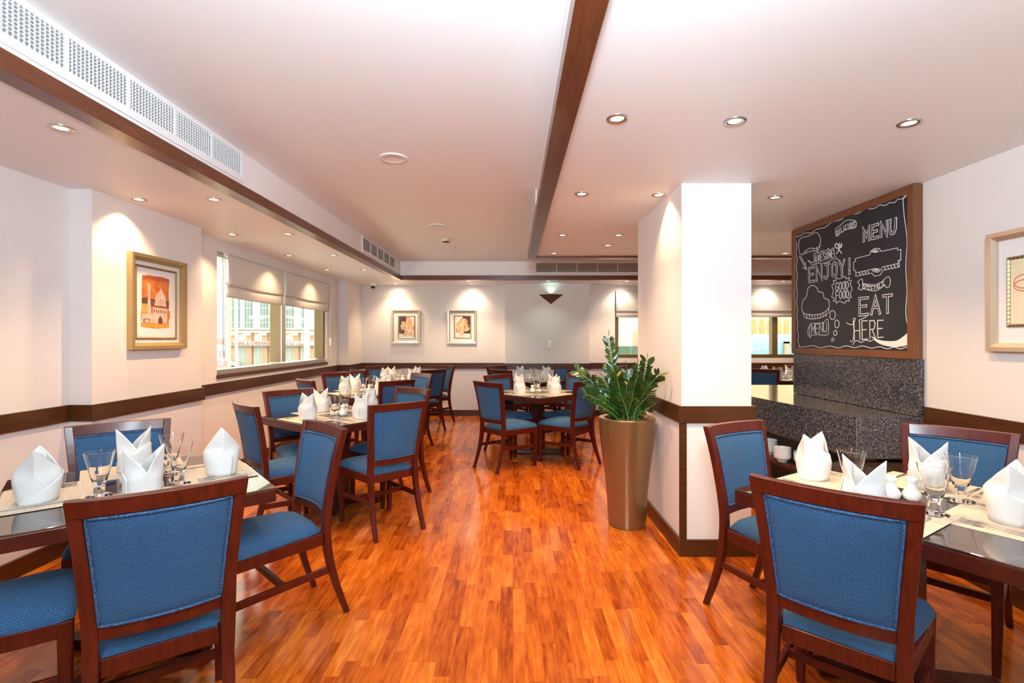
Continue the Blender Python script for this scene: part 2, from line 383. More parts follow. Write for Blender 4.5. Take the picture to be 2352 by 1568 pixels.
# ------------------------------------------------------------------ windows
w1 = thing('window_1', None, None, (-3.05, (WY0 + WY1) / 2, WZ0)); w1['kind'] = 'structure'
gx0, gx1 = -3.10, -2.96
O('window_glass', MB().box(-3.085, -3.079, WY0, WY1, WZ0 + .06, WZ1), 'pane', w1, world=True)
O('window_rail', MB().box(gx0, gx1 + .02, WY0, WY1, WZ0 + .005, WZ0 + .055).box(gx0, gx1, WY0, WY1, WZ1 - .05, WZ1), 'metal', w1, world=True, bevel=.003)
O('window_mullion', MB().box(gx0, gx1, 6.44, 6.55, WZ0 + .07, WZ1 - .05), 'bronze', w1, world=True, bevel=.002)
O('window_mullion', MB().box(gx1, gx1 + .012, 6.44, 6.55, WZ0 + .07, WZ1 - .05), 'metal', w1, world=True)
O('window_jamb', MB().box(gx0, gx1, WY1 - .07, WY1, WZ0 + .07, WZ1 - .05), 'bronze', w1, world=True, bevel=.002)
O('window_jamb', MB().box(gx0, gx1, WY0, WY0 + .05, WZ0 + .07, WZ1 - .05), 'bronze', w1, world=True, bevel=.002)
O('window_sill', MB().box(gx1 + .02, -2.915, WY0 - .01, WY1 + .02, WZ0 - .03, WZ0 + .005), 'trim_y', w1, world=True, bevel=.002)
w2 = thing('window_2', None, None, ((BX0 + BX1) / 2, YF + .1, 1.06)); w2['kind'] = 'structure'
O('window_glass', MB().box(BX0, BX1, YF + .10, YF + .106, 1.1, 2.29), 'pane', w2, world=True)
mb = MB().box(BX0, BX1, YF, YF + .14, 1.06, 1.125).box(BX0, BX1, YF, YF + .14, 2.24, 2.29)
O('window_rail', mb, 'bronze', w2, world=True, bevel=.002)
for xx, ww in ((BX0, .07), (3.1, .07), (4.76, .10), (6.3, .08), (BX1 - .07, .07)):
    O('window_mullion', MB().box(xx, xx + ww, YF + .02, YF + .14, 1.125, 2.24), 'bronze', w2, world=True, bevel=.004)

def blind(name, label, axis, a0, a1, p, z0, z1, tail, side, rail=True):
    """roman blind: flat cloth with a gathered fold at the bottom; a = along axis, p = plane, side = towards room"""
    r = thing(name, label, 'blind', ((p, (a0 + a1) / 2, z0) if axis == 'y' else ((a0 + a1) / 2, p, z0)), 0, 'roman blinds')
    ph = random.random() * 5
    def sh(z_a, z_b, off, bulge, sag):
        def fn(u, v):
            z = z_a + (z_b - z_a) * v; a = a0 + (a1 - a0) * u
            d = off + bulge * math.sin(PI * v) + .004 * math.sin(u * 9 + ph) + .006 * (1 - v) * math.sin(u * 4 + ph)
            z -= sag * math.sin(PI * u) * (1 - v)
            if axis == 'y': return (p + side * d, a, z)
            return (a, p + side * d, z)
        return fn
    o = O('cloth', MB().sheet(sh(z0 + tail * .95, z1, .035, .008, .012), 30, 12), 'blind', r, smooth=True, world=True)
    o2 = O('bottom_fold', MB().sheet(sh(z0, z0 + tail * 1.25, .012, .016, .006), 30, 10), 'blind', r, smooth=True, world=True)
    for q in (o, o2):
        s = q.modifiers.new('solid', 'SOLIDIFY'); s.thickness = .003
    if axis == 'y': O('headrail', MB().box(p, p + side * .03, a0, a1, z1 - .03, z1), 'white', r, world=True)
    else: O('headrail', MB().box(a0, a1, p, p + side * .03, z1 - .03, z1), 'white', r, world=True)
    return r
blind('roman_blind', 'nearer of the two pale linen roman blinds on the left window', 'y', 5.12, 6.39, -2.93, 1.83, 2.27, .12, 1)
blind('roman_blind', 'farther pale linen roman blind on the left window, beside the corner pilaster', 'y', 6.40, 8.0, -2.93, 1.835, 2.27, .12, 1)
blind('roman_blind', 'grey linen roman blind on the back wall window behind the plant', 'x', 1.88, 3.9, YF, 1.80, 2.285, .10, -1)
blind('roman_blind', 'grey linen roman blind on the back window seen between pillar and chalkboard', 'x', 3.92, 6.9, YF, 1.81, 2.285, .10, -1)
# beaded cords
tag(O('blind_cord', MB().tube([(-2.905, 5.06, 2.25), (-2.9, 5.055, 1.8), (-2.902, 5.06, 1.25), (-2.9, 5.075, 1.2), (-2.9, 5.085, 1.25), (-2.9, 5.09, 2.25)], .0035, 5), 'metal', world=True), 'beaded blind cord hanging at the near edge of the left window', 'blind cord')
tag(O('blind_cord', MB().tube([(-2.905, 8.035, 2.24), (-2.9, 8.03, 1.5), (-2.9, 8.03, 1.1)], .004, 5).box(-2.915, -2.889, 8.02, 8.04, 1.3, 1.42), 'white', world=True), 'white cord and cleat beside the far edge of the left window', 'blind cord')
tag(O('blind_cord', MB().tube([(1.93, 9.225, 2.2), (1.93, 9.225, 1.4)], .003, 5).tube([(1.93, 9.225, 1.40), (1.93, 9.225, 1.27)], .010, 8), 'white', world=True), 'cord with white weight in front of the back window', 'blind cord')

# ------------------------------------------------------------------ chairs
def catmull(pts, n):
    P = [Vector(p) for p in pts]; P = [2 * P[0] - P[1]] + P + [2 * P[-1] - P[-2]]; out = []
    for i in range(1, len(P) - 2):
        for k in range(n):
            t_ = k / n; a, b, c, d = P[i - 1:i + 3]
            out.append(.5 * (2 * b + (c - a) * t_ + (2 * a - 5 * b + 4 * c - d) * t_ ** 2 + (3 * b - a - 3 * c + d) * t_ ** 3))
    out.append(P[-2]); return out
def make_chair():
    r = thing('dining_chair', '', 'chair', (0, 0, 0), 0, 'blue herringbone dining chairs')
    ctr = [(.190, -.345, 0, .014), (.184, -.293, .15, .0165), (.180, -.255, .30, .0185), (.178, -.240, .44, .0195), (.181, -.246, .56, .019), (.197, -.275, .76, .018), (.2135, -.315, .945, .018)]
    path = catmull([c[:3] for c in ctr], 4); rad = catmull([(c[3], 0, 0) for c in ctr], 4)
    bx = {}                                    # centre line lookup
    def post(z):
        for a, b in zip(path[:-1], path[1:]):
            if a.z <= z <= b.z + 1e-6:
                k = (z - a.z) / (b.z - a.z); return a.x + (b.x - a.x) * k, a.y + (b.y - a.y) * k
        return path[-1].x, path[-1].y
    for sx in (-1, 1):
        rings = []
        for p, q in zip(path, rad):
            hw = q.x; x = p.x * sx
            rings.append([(x - hw, p.y - hw * .95, p.z), (x + hw, p.y - hw * .95, p.z), (x + hw, p.y + hw * .95, p.z), (x - hw, p.y + hw * .95, p.z)])
        O('leg', MB().loft(rings), 'chair_wood', r, bevel=.003)
        fl = [(.200, .205, 0, .014), (.203, .205, .2, .018), (.204, .205, .43, .021)]
        rings = [[(x * sx - h, y - h, z), (x * sx + h, y - h, z), (x * sx + h, y + h, z), (x * sx - h, y + h, z)] for x, y, z, h in fl]
        O('leg', MB().loft(rings), 'chair_wood', r, bevel=.003)
        rings = [[(sx * (x - .009), y, z - .017), (sx * (x + .009), y, z - .017), (sx * (x + .009), y, z + .017), (sx * (x - .009), y, z + .017)] for x, y, z in ((.182, -.268, .245), (.203, .195, .225))]
        O('stretcher', MB().loft(rings), 'chair_wood', r, bevel=.002)
    O('stretcher', MB().box(-.19, .19, -.04, -.018, .217, .249), 'chair_wood', r, bevel=.002)
    def rail(z0, z1, bow, name, dy0, th):   # smooth along the bow
        def sec(u):
            x0, y0 = post(z0); x1, y1 = post(z1); b = -bow * (1 - (2 * u - 1) ** 2)
            X0 = (2 * u - 1) * (x0 - (.0 if z1 > .9 else .018)); X1 = (2 * u - 1) * (x1 - (.0 if z1 > .9 else .018))
            if z1 > .9: X0 *= 1 + .018 / x0; X1 *= 1 + .018 / x1
            return [(X0, y0 - th + b, z0), (X0, y0 + th + b, z0), (X1, y1 + th + b, z1), (X1, y1 - th + b, z1)]
        O(name, MB().loft([sec(i / 16) for i in range(17)]), 'chair_wood', r, smooth=True, bevel=.0025)
    rail(.893, .9455, .030, 'top_rail', 0, .0172)
    rail(.500, .540, .022, 'lower_rail', 0, .013)
    # upholstered back panel
    z0, z1 = .542, .892
    def back(side):
        def fn(u, v):
            z = z0 + (z1 - z0) * v; x, y = post(z); wd = x - .019
            bow = -(.022 + .008 * v) * (1 - (2 * u - 1) ** 2)
            e = (1 - (2 * u - 1) ** 6) * (1 - (2 * v - 1) ** 6)
            return ((2 * u - 1) * wd, y + bow + side * (.012 + .011 * max(e, 0) ** .5), z)
        return fn
    mb = MB().sheet(back(-1), 22, 20); mb.sheet(back(1), 22, 20)
    nb = 23 * 21                                # close the rim
    rim = [i for i in range(22)] + [22 + 23 * j for j in range(20)] + [23 * 20 + 22 - i for i in range(22)] + [23 * (20 - j) for j in range(20)]
    for i in range(len(rim)):
        a, b = rim[i], rim[(i + 1) % len(rim)]; mb.f.append((a, b, b + nb, a + nb))
    bk = O('backrest', mb, 'fabric', r, smooth=True, uv=lambda c, n: (c.x, c.z), auto=60)
    for s in (-1, 1):
        fn = back(s); pts = []
        for k in range(20): pts.append(fn(.012 + .976 * k / 20, .014))
        for k in range(20): pts.append(fn(.988, .014 + .972 * k / 20))
        for k in range(20): pts.append(fn(.988 - .976 * k / 20, .986))
        for k in range(20): pts.append(fn(.012, .986 - .972 * k / 20))
        pts = [(p[0], p[1] + s * .003, p[2]) for p in pts]
        O('piping', MB().tube(pts, .0045, 6, True), 'piping', bk, smooth=True)
    # seat cushion
    def seat(top):
        def fn(u, v):
            y = -.225 + .462 * v; hw = .160 + .066 * min(1, v * 1.15) if v < .87 else .226
            if v < .12: hw = .160 + .066 * v * 1.15
            X = (2 * u - 1); Yc = 2 * v - 1
            e = max(0, (1 - abs(X) ** 5)) ** .45 * max(0, (1 - abs(Yc) ** 6)) ** .45
            cr = .012 * (1 - X * X) * (1 - Yc * Yc)
            rr = (abs(X) ** 6) * (abs(Yc) ** 6)
            return (X * hw * (1 - .05 * rr), y - .012 * rr * (1 if v > .5 else 0), .432 + (.045 * e + cr if top else 0) + (.012 if top else 0))
        return fn
    mb = MB().sheet(seat(1), 22, 22); mb.sheet(seat(0), 22, 22); nb = 23 * 23
    rim = [i for i in range(22)] + [22 + 23 * j for j in range(22)] + [23 * 22 + 22 - i for i in range(22)] + [23 * (22 - j) for j in range(22)]
    for i in range(len(rim)):
        a, b = rim[i], rim[(i + 1) % len(rim)]; mb.f.append((a, b, b + nb, a + nb))
    O('seat', mb, 'fabric', r, smooth=True, uv=lambda c, n: (c.x, c.y + c.z * (-1 if n.y > 0 else 1) if abs(n.y) >= abs(n.x) * .8 or n.z > .6 else c.y + .5) if not (abs(n.x) > .7) else (c.y, c.z), auto=70)
    fr = MB().box(-.155, .155, -.232, -.212, .375, .431).box(-.18, .18, .198, .220, .375, .431)
    for sx in (-1, 1):
        fr.loft([[(sx * (x - .010), y, .375), (sx * (x + .010), y, .375), (sx * (x + .010), y, .431), (sx * (x - .010), y, .431)] for x, y in ((.176, -.222), (.212, .2))])
    O('seat_frame', fr, 'chair_wood', r, bevel=.002)
    return r
place_chair = placer(make_chair())
def chair(px, side_ang, label, near=True):
    """px: the two upper corners of the chair back in the photograph; side_ang: which way the sitter looks"""
    zt = .9455
    a = Wz(px[0], px[1], zt); b = Wz(px[2], px[3], zt); c = (a + b) / 2
    face = math.radians(side_ang)
    if near:
        d = (b - a); n = Vector((-d.y, d.x)); 
        if n.dot(Vector((math.cos(face), math.sin(face)))) < 0: n = -n
        face = math.atan2(n.y, n.x)
    return put_chair(c.x, c.y, face, label)
def put_chair(x, y, face, label):
    ox = x + .315 * math.cos(face); oy = y + .315 * math.sin(face)
    return place_chair((ox, oy, 0), face - PI / 2, label, 'blue herringbone dining chairs')

# ------------------------------------------------------------------ tables
S = .46
def make_table():
    r = thing('dining_table', '', 'table', (0, 0, 0), 0, 'square glass topped dining tables')
    O('table_top', MB().box(-S, S, -S, S, .688, .742), 'table_wood', r, bevel=.003)
    O('glass_top', MB().box(-S, S, -S, S, .7425, .750), 'table_glass', r, bevel=.0015)
    O('pedestal', MB().box(-.055, .055, -.055, .055, .05, .688), 'table_wood', r, bevel=.004)
    ft = MB()
    for a in (PI / 4, -PI / 4):
        ft.obox((0, 0, .03), (.66, .07, .045), a)
    O('foot', ft, 'table_wood', r, bevel=.005)
    return r
place_table = placer(make_table())

def make_napkin():
    """bishop's mitre: two peaked panels curved into a tube, peaks along local x"""
    mb = MB(); N = 48
    AX = .080
    def pt(th, z, off=0.0):
        t_ = min(max((z - .09) / .04, 0), 1); e = .95 + .95 * t_            # rounded below, tending to a diamond at the peaks
        c, s_ = math.cos(th), math.sin(th)
        A = .062 + .008 * min(z / .21, 1); B = .058 + .016 * math.sin(min(z / .13, 1) * PI / 2)
        k = 1 + .025 * math.sin(5 * th + 9 * z) * min(1, z / .06)
        return ((A * k + off) * math.copysign(abs(c) ** e, c), (B * k + off) * math.copysign(abs(s_) ** e, s_), z)
    def ht(th): return .116 + .096 * abs(math.cos(th)) ** 1.85
    mb.sheet(lambda u, v: pt(u * 2 * PI, ht(u * 2 * PI) * v), N, 16, True)
    # the tucked outer fold: a diagonal cuff wrapping round the base
    def cuff(u, v):
        th = -.9 + u * 4.6; top = .012 + .125 * math.sin(min(u * 1.15, 1) * PI / 2) ** 1.3 * (1 - .35 * max(0, u - .8) / .2)
        return pt(th, min(top, ht(th) - .004) * v, .0045)
    mb.sheet(cuff, 34, 6)
    # inner layer behind each peak
    for q in (0, PI):
        mb.sheet(lambda u, v: pt(q - .62 + 1.24 * u, .05 + (ht(q - .62 + 1.24 * u) * .955 - .05) * v, -.009), 10, 8)
    o = O('napkin', mb, 'napkin', smooth=True, auto=70)
    s = o.modifiers.new('solid', 'SOLIDIFY'); s.thickness = .0022; s.offset = 0
    tag(o, '', 'napkin', 'folded white napkins'); return o
place_napkin = placer(make_napkin())

def make_glass():
    prof = [(.0, 0), (.045, 0), (.0455, .003), (.034, .007), (.022, .012), (.0195, .022), (.019, .050), (.024, .058), (.0300, .078), (.0410, .125), (.0535, .183), (.0525, .1838), (.0398, .126), (.0287, .080), (.0215, .066), (.010, .0615), (.0, .061)]
    prof = [(max(r, .0003), z) for r, z in prof]
    o = O('water_glass', MB().lathe(prof, 32), 'glass', smooth=True, auto=50)
    return tag(o, '', 'glass', 'stemmed water glasses')
place_glass = placer(make_glass())
def make_shaker():
    prof = [(.001, 0), (.026, 0), (.030, .004), (.034, .016), (.033, .026), (.026, .038), (.0185, .050), (.0165, .062), (.0170, .070), (.0205, .076), (.0205, .083), (.016, .089), (.008, .092), (.001, .0925)]
    o = O('salt_shaker', MB().lathe(prof, 28), 'ceramic', smooth=True, auto=60)
    return tag(o, '', 'shaker', 'white ceramic shakers')
place_shaker = placer(make_shaker())
def make_mat():
    o = O('placemat', MB().box(-.205, .205, -.15, .15, 0, .0020), 'mat')
    return tag(o, '', 'placemat', 'cream woven placemats')
place_mat = placer(make_mat())
def strip(path, wd, th):   # flat bar lofted along y with width/height
    return [[(-w_, y, z), (w_, y, z), (w_, y, z + th), (-w_, y, z + th)] for (y, z), w_ in zip(path, wd)]
def make_fork():
    mb = MB().loft(strip([(-.10, .001), (-.06, .002), (0, .005), (.03, .006), (.045, .005), (.062, .003)], [.0045, .004, .0022, .0026, .009, .0115], .0022))
    for k in range(4):
        x = -.0098 + k * .0065
        mb.loft([[(x - .0016, y, z), (x + .0016, y, z), (x + .0016, y, z + .0018), (x - .0016, y, z + .0018)] for y, z in ((.062, .003), (.085, .002), (.104, .006))])
    return tag(O('fork', mb, 'steel', bevel=.0004, seg=1), '', 'fork', 'steel forks')
def make_knife():
    mb = MB().loft(strip([(-.11, .001), (-.06, .001), (-.005, .001), (.0, .001), (.05, .001), (.10, .001), (.118, .001)], [.0055, .005, .0045, .007, .0085, .0075, .0015], .003))
    return tag(O('knife', mb, 'steel', bevel=.0006, seg=1), '', 'knife', 'steel knives')
place_fork = placer(make_fork()); place_knife = placer(make_knife())

ZT = .750
SIDE = {'FR': -45, 'BR': 45, 'BL': 135, 'FL': -135}
WHERE = {'FR': 'at the near right side of', 'BR': 'at the far right side of', 'BL': 'at the far left side of', 'FL': 'at the near left side of'}
CORN = {'F': (-90, 'nearest corner'), 'R': (0, 'right corner'), 'B': (90, 'farthest corner'), 'L': (180, 'left corner')}
def set_table(name, c, delta, glasses=('F', 'R', 'B'), cutlery=True, rad=.30, shaker=2, sides=('FR', 'BR', 'BL', 'FL'), jit=1, nd=None):
    place_table((c[0], c[1], 0), math.radians(45 + delta), 'square glass topped %s' % name, 'square glass topped dining tables')
    rnd = random.Random(name)
    for s in sides:
        a = math.radians(SIDE[s] + delta); n = Vector((math.cos(a), math.sin(a))); tv = Vector((-n.y, n.x)); C = Vector(c)
        at = lambda rr, tt: (C.x + n.x * rr + tv.x * tt, C.y + n.y * rr + tv.y * tt)
        rz = a + PI / 2                          # local +y points inwards, towards the table centre
        up = .0022 if s in ('FL', 'BR') else 0     # overlapping mats: two of the four lie on the others' corners
        x, y = at(.298, 0)
        place_mat((x, y, ZT + .0003 + up), rz, 'cream placemat %s the %s' % (WHERE[s], name), 'cream woven placemats')
        zt = ZT + .0026 + up
        rr, tt = (nd or {}).get(s, (rad, 0))
        x, y = at(rr, tt)
        look = {'FR': 'two-peaked', 'BL': 'two-peaked', 'FL': 'pointed', 'BR': 'pointed'}[s]
        place_napkin((x, y, zt), a + PI / 2 + rnd.uniform(-.12, .12) * jit, '%s white napkin %s the %s' % (look, WHERE[s], name), 'folded white napkins')
        if cutlery:
            for q, t0 in ((0, -.125), (1, -.155)):
                x, y = at(.315, t0)
                place_fork((x, y, zt), rz + .04 * q, '%s fork %s the %s' % (('inner', 'outer')[q], WHERE[s], name), 'steel forks')
            x, y = at(.315, .145)
            place_knife((x, y, zt), rz, 'steel knife %s the %s' % (WHERE[s], name), 'steel knives')
    for g in glasses:
        a = math.radians(CORN[g][0] + delta); d = .195
        place_glass((c[0] + d * math.cos(a), c[1] + d * math.sin(a), ZT + .0048), 0, 'stemmed glass towards the %s of the %s' % (CORN[g][1], name), 'stemmed water glasses')
    if shaker:
        for k in range(shaker):
            a = math.radians(delta - 5); q = (-1, 1)[k] * .036
            place_shaker((c[0] + q * math.cos(a) - .015, c[1] + q * math.sin(a), ZT + .0003), 0, '%s white ceramic shaker at the middle of the %s' % (('left', 'right')[k], name), 'white ceramic shakers')

N1 = 'foreground table by the left wall'
N2 = 'second table of the window row'
N3 = 'third table of the window row'
N4 = 'table in the far left corner'
N5 = 'centre table left of the planter'
N6 = 'table under the triangular wall light'
N7 = 'foreground table on the right'
N8 = 'table beyond the granite counter'
N9 = 'table behind the potted plant'
set_table(N1, (-1.687, 2.276), -5, nd={'FL': (.33, .06), 'BL': (.29, 0), 'FR': (.27, 0), 'BR': (.32, -.07)})
set_table(N2, (-1.476, 4.322), 7)
set_table(N3, (-1.80, 6.25), 2)
set_table(N4, (-1.76, 7.98), 0, cutlery=False)
set_table(N5, (.29, 6.19), 0, glasses=('F', 'B'))
set_table(N6, (.33, 8.12), 0, glasses=('F', 'B'), cutlery=False)
set_table(N7, (1.60, 2.06), -12, nd={'FL': (.37, 0), 'BL': (.36, 0), 'FR': (.32, 0), 'BR': (.24, 0)}, glasses=('F', 'R', 'L'))
set_table(N8, (4.45, 8.30), 0, cutlery=False)
set_table(N9, (2.30, 7.95), 0, cutlery=False, glasses=('F',))

CH = 'blue upholstered chair, '
chair((140.6, 1153, 573, 1091.7), 130, CH + 'large in the left foreground, its back to us')
put_chair(-2.08, 1.57, math.radians(40), CH + 'cut by the left photo edge, only its seat showing')
chair((704, 963, 790, 985), 220, CH + 'side on, right of the %s' % N1)
chair((147, 980, 392, 959.6), 310, CH + 'between the left wall and the %s' % N1)
chair((535, 920, 593, 935), 40, CH + 'at the near left side of the %s' % N2)
chair((847.5, 930.7, 978, 918.6), 130, CH + 'at the near right side of the %s' % N2)
chair((605.8, 898.8, 720, 890.8), 310, CH + 'at the far left side of the %s' % N2)
chair((912.8, 887.8, 986.8, 893.9), 230, CH + 'at the far right side of the %s' % N2)
F_ = False
chair((679.8, 868.5, 722, 875), 45, CH + 'at the near left side of the %s' % N3, F_)
chair((868, 875.9, 955.8, 870.8), 137, CH + 'at the near right side of the %s' % N3, F_)
chair((735.9, 857.4, 812, 853.6), 317, CH + 'at the far left side of the %s' % N3, F_)
chair((944.7, 855, 994.7, 859), 227, CH + 'at the far right side of the %s' % N3, F_)
chair((801, 848.5, 842.7, 850), 45, CH + 'at the near left side of the %s' % N4, F_)
chair((968, 850, 1024.4, 846.9), 135, CH + 'at the near right side of the %s' % N4, F_)
put_chair(-2.30, 8.60, math.radians(315), CH + 'in the far left corner against the back wall')
put_chair(-1.15, 8.70, math.radians(225), CH + 'at the far right side of the %s' % N4)
chair((1087.3, 873.5, 1153.6, 879.9), 45, CH + 'at the near left side of the %s' % N5)
chair((1319.5, 876.7, 1379.4, 871.3), 135, CH + 'at the near right side of the %s' % N5, F_)
chair((1110.6, 862, 1172.8, 858.5), 315, CH + 'at the far left side of the %s' % N5, F_)
chair((1301.5, 857.5, 1370, 860.4), 225, CH + 'at the far right side of the %s' % N5, F_)
chair((1122.7, 848, 1177.5, 850), 45, CH + 'at the near left side of the %s' % N6, F_)
put_chair(-.28, 8.66, math.radians(315), CH + 'at the far left side of the %s' % N6)
chair((1305, 849, 1346.6, 846.4), 135, CH + 'at the near right side of the %s' % N6, F_)
put_chair(.90, 8.67, math.radians(225), CH + 'at the far right side of the %s' % N6)
put_chair(1.78, 8.52, math.radians(315), CH + 'at the far left side of the %s' % N9)
put_chair(1.74, 7.35, math.radians(45), CH + 'at the near left side of the %s' % N9)
put_chair(3.83, 7.72, math.radians(45), CH + 'its back to us beyond the granite counter')
put_chair(4.98, 8.82, math.radians(225), CH + 'facing us beyond the granite counter, below the back window')
chair((1721.5, 1087.4, 2129.6, 1157.7), 50, CH + 'large in the right foreground, its back to us')
chair((1614, 980, 1755.6, 963), 300, CH + 'between the white pillar and the %s' % N7)
chair((2070, 970, 2345.6, 998), 230, CH + 'against the right wall, facing us')

# ------------------------------------------------------------------ pot plant
PX_, PY_ = .865, 3.83
pot = thing('planter', 'tall tapered bronze floor planter against the white pillar', 'planter', (PX_, PY_, 0))
prof = [(.132, 0), (.138, .004), (.142, .05), (.150, .20), (.166, .38), (.190, .56), (.207, .70), (.2125, .795), (.2125, .806), (.205, .812), (.170, .808), (.166, .79), (.166, .76)]
O('pot', MB().lathe(prof, 64), 'planter', pot, smooth=True, auto=35)
O('soil', MB().lathe([(.001, .775), (.08, .785), (.165, .772), (.165, .7605), (.001, .7605)], 32), 'soil', pot, smooth=True)
zz = thing('zz_plant', 'leafy green potted plant with arching stems, growing from the bronze planter', 'plant', (PX_, PY_, .775))
tips = [(1398, 775, .00, .9), (1322, 850, .10, 1), (1344, 905, -.10, 1), (1516, 858, -.34, 1), (1486, 825, -.22, 1), (1500, 895, -.30, .8), (1440, 850, .12, 1), (1416, 858, -.14, 1), (1462, 866, -.16, 1), (1385, 868, .02, 1), (1425, 900, -.19, .8), (1508, 925, -.33, .8), (1378, 930, -.16, .8), (1466, 835, .02, .9), (1455, 905, -.20, .8), (1400, 840, .16, 1), (1494, 868, -.24, 1), (1360, 885, .05, 1), (1440, 880, -.17, 1), (1476, 890, -.15, 1), (1408, 890, -.1, 1)]
rn = random.Random(11)
for i, (px, py, dy, dens) in enumerate(tips):
    tip = Py(px, py, PY_ + dy) - Vector((PX_, PY_, .775))
    if tip.x > .15: tip.x = .15 + (tip.x - .15) * .2
    a = math.atan2(tip.y, tip.x) + rn.uniform(-.4, .4); r0 = rn.uniform(.02, .10)
    p0 = Vector((r0 * math.cos(a), r0 * math.sin(a), -.0)); L = (tip - p0).length
    p1 = p0 + Vector((tip.x * .15, tip.y * .15, tip.z * .5)); p2 = p0 * .3 + tip * .7 + Vector((0, 0, .10 * L)) if i in (1, 2, 3) else p0 * .35 + tip * .65
    pts = []
    for k in range(15):
        u = k / 14; pts.append(p0 * (1 - u) ** 3 + p1 * 3 * u * (1 - u) ** 2 + p2 * 3 * u * u * (1 - u) + tip * u ** 3)
    st = O('stem', MB().tube(pts, [.0062 * (1 - .7 * k / 14) for k in range(15)], 6), 'stem', zz, smooth=True)
    mb = MB(); my = MB()
    nl = int(L / .026); side = 1
    for k in range(nl + 1):
        u = .10 + .90 * k / nl; f = u * 14; j = min(int(f), 13); p = pts[j].lerp(pts[j + 1], f - j); d = (pts[min(j + 1, 14)] - pts[j]).normalized()
        for side in ((1, -1) if k < nl else (0,)):
            ax = d.cross(Vector((0, -1, .25))).normalized() if abs(d.x) < 2 else d
            az = d.cross(ax).normalized(); rot = rn.uniform(-.6, .6)
            lat = (ax * math.cos(rot) + az * math.sin(rot)) * side
            dirn = (lat * .72 + d * .75).normalized() if side else d
            nrm = dirn.cross(d.cross(dirn) if side else az)
            nrm = (dirn.cross(d)).normalized() if side else ax
            nrm = (nrm + Vector((0, 0, .3)) * 0).normalized()
            ll = rn.uniform(.050, .085) * (1 - .25 * abs(u - .6)) * dens; wl = ll * .20
            wv_ = dirn.cross(nrm).normalized()
            tgt = my if (rn.random() < .02) else mb
            base_ = p; vs = []
            prof_ = [(0, .0), (.12, .45), (.35, .95), (.6, 1.0), (.82, .62), (1, 0)]
            droop = nrm * ll * rn.uniform(.05, .22) * rn.choice((-1, 1))
            for (q, ww) in prof_:
                c = base_ + dirn * ll * (q + .06) + droop * q * q
                vs += [tuple(c - wv_ * wl * ww + nrm * .22 * wl * ww), tuple(c), tuple(c + wv_ * wl * ww + nrm * .22 * wl * ww)]
            fs = []
            for q in range(5):
                o3 = q * 3; fs += [(o3, o3 + 1, o3 + 4, o3 + 3), (o3 + 1, o3 + 2, o3 + 5, o3 + 4)]
            tgt.add(vs, fs)
    lo = O('leaves', mb, 'leaf', st, smooth=True, auto=80)
    if my.f: O('yellow_leaves', my, 'leaf_yellow', st, smooth=True, auto=80)

# ------------------------------------------------------------------ granite bar
bar = thing('granite_counter', 'dark speckled granite counter with a dark wood cabinet below the chalkboard', 'counter', (2.35, 4.3, 0))
poly = [(2.205, 3.24), (2.63, 3.24), (2.63, 4.70), (3.25, 4.86), (3.25, 5.55), (2.05, 5.55), (2.087, 4.39)]
O('counter_top', MB().prism(poly, .632, .90), 'granite', bar, world=True, bevel=.002)
O('backsplash', MB().box(2.605, 2.649, 3.25, 4.69, .902, 1.27), 'granite', bar, world=True, bevel=.002)
O('seam', MB().box(2.2035, 2.2055, 3.2385, 3.241, .634, .898), 'metal', bar, world=True)
O('cabinet', MB().prism([(2.42, 3.36), (2.62, 3.36), (2.62, 5.5), (2.42, 5.5)], .0, .631), 'dark_wood', bar, world=True)
O('shelf', MB().prism([(2.17, 3.28), (2.42, 3.28), (2.42, 5.5), (2.05, 5.5), (2.08, 4.39)], .40, .43), 'dark_wood', bar, world=True, bevel=.002)
O('shelf', MB().prism([(2.19, 3.28), (2.42, 3.28), (2.42, 5.5), (2.07, 5.5), (2.10, 4.39)], .0, .12), 'dark_wood', bar, world=True, bevel=.002)
O('end_panel', MB().box(2.20, 2.62, 3.27, 3.30, .12, .60), 'dark_wood', bar, world=True)
bp = O('bowl', MB().lathe([(.001, 0), (.034, 0), (.036, .006), (.052, .022), (.062, .030), (.065, .048), (.062, .048), (.058, .031), (.046, .018), (.001, .010)], 28), 'ceramic', smooth=True)
tag(bp, '', 'bowl', 'white bowls stacked on the shelf'); place_bowl = placer(bp)
for (bx_, by_, nn, wh) in ((2.145, 4.02, 7, 'middle'), (2.17, 4.28, 8, 'farthest'), (2.24, 3.90, 6, 'nearest')):
    for k in range(nn):
        nth = ['topmost', 'second', 'third', 'fourth', 'fifth', 'sixth', 'seventh', 'lowest'][7 if k == 0 else nn - 1 - k]
        place_bowl((bx_, by_, .4305 + k * .0105), 0, '%s white bowl of the %s stack under the granite counter' % (nth, wh), '%s stack of white bowls' % wh)

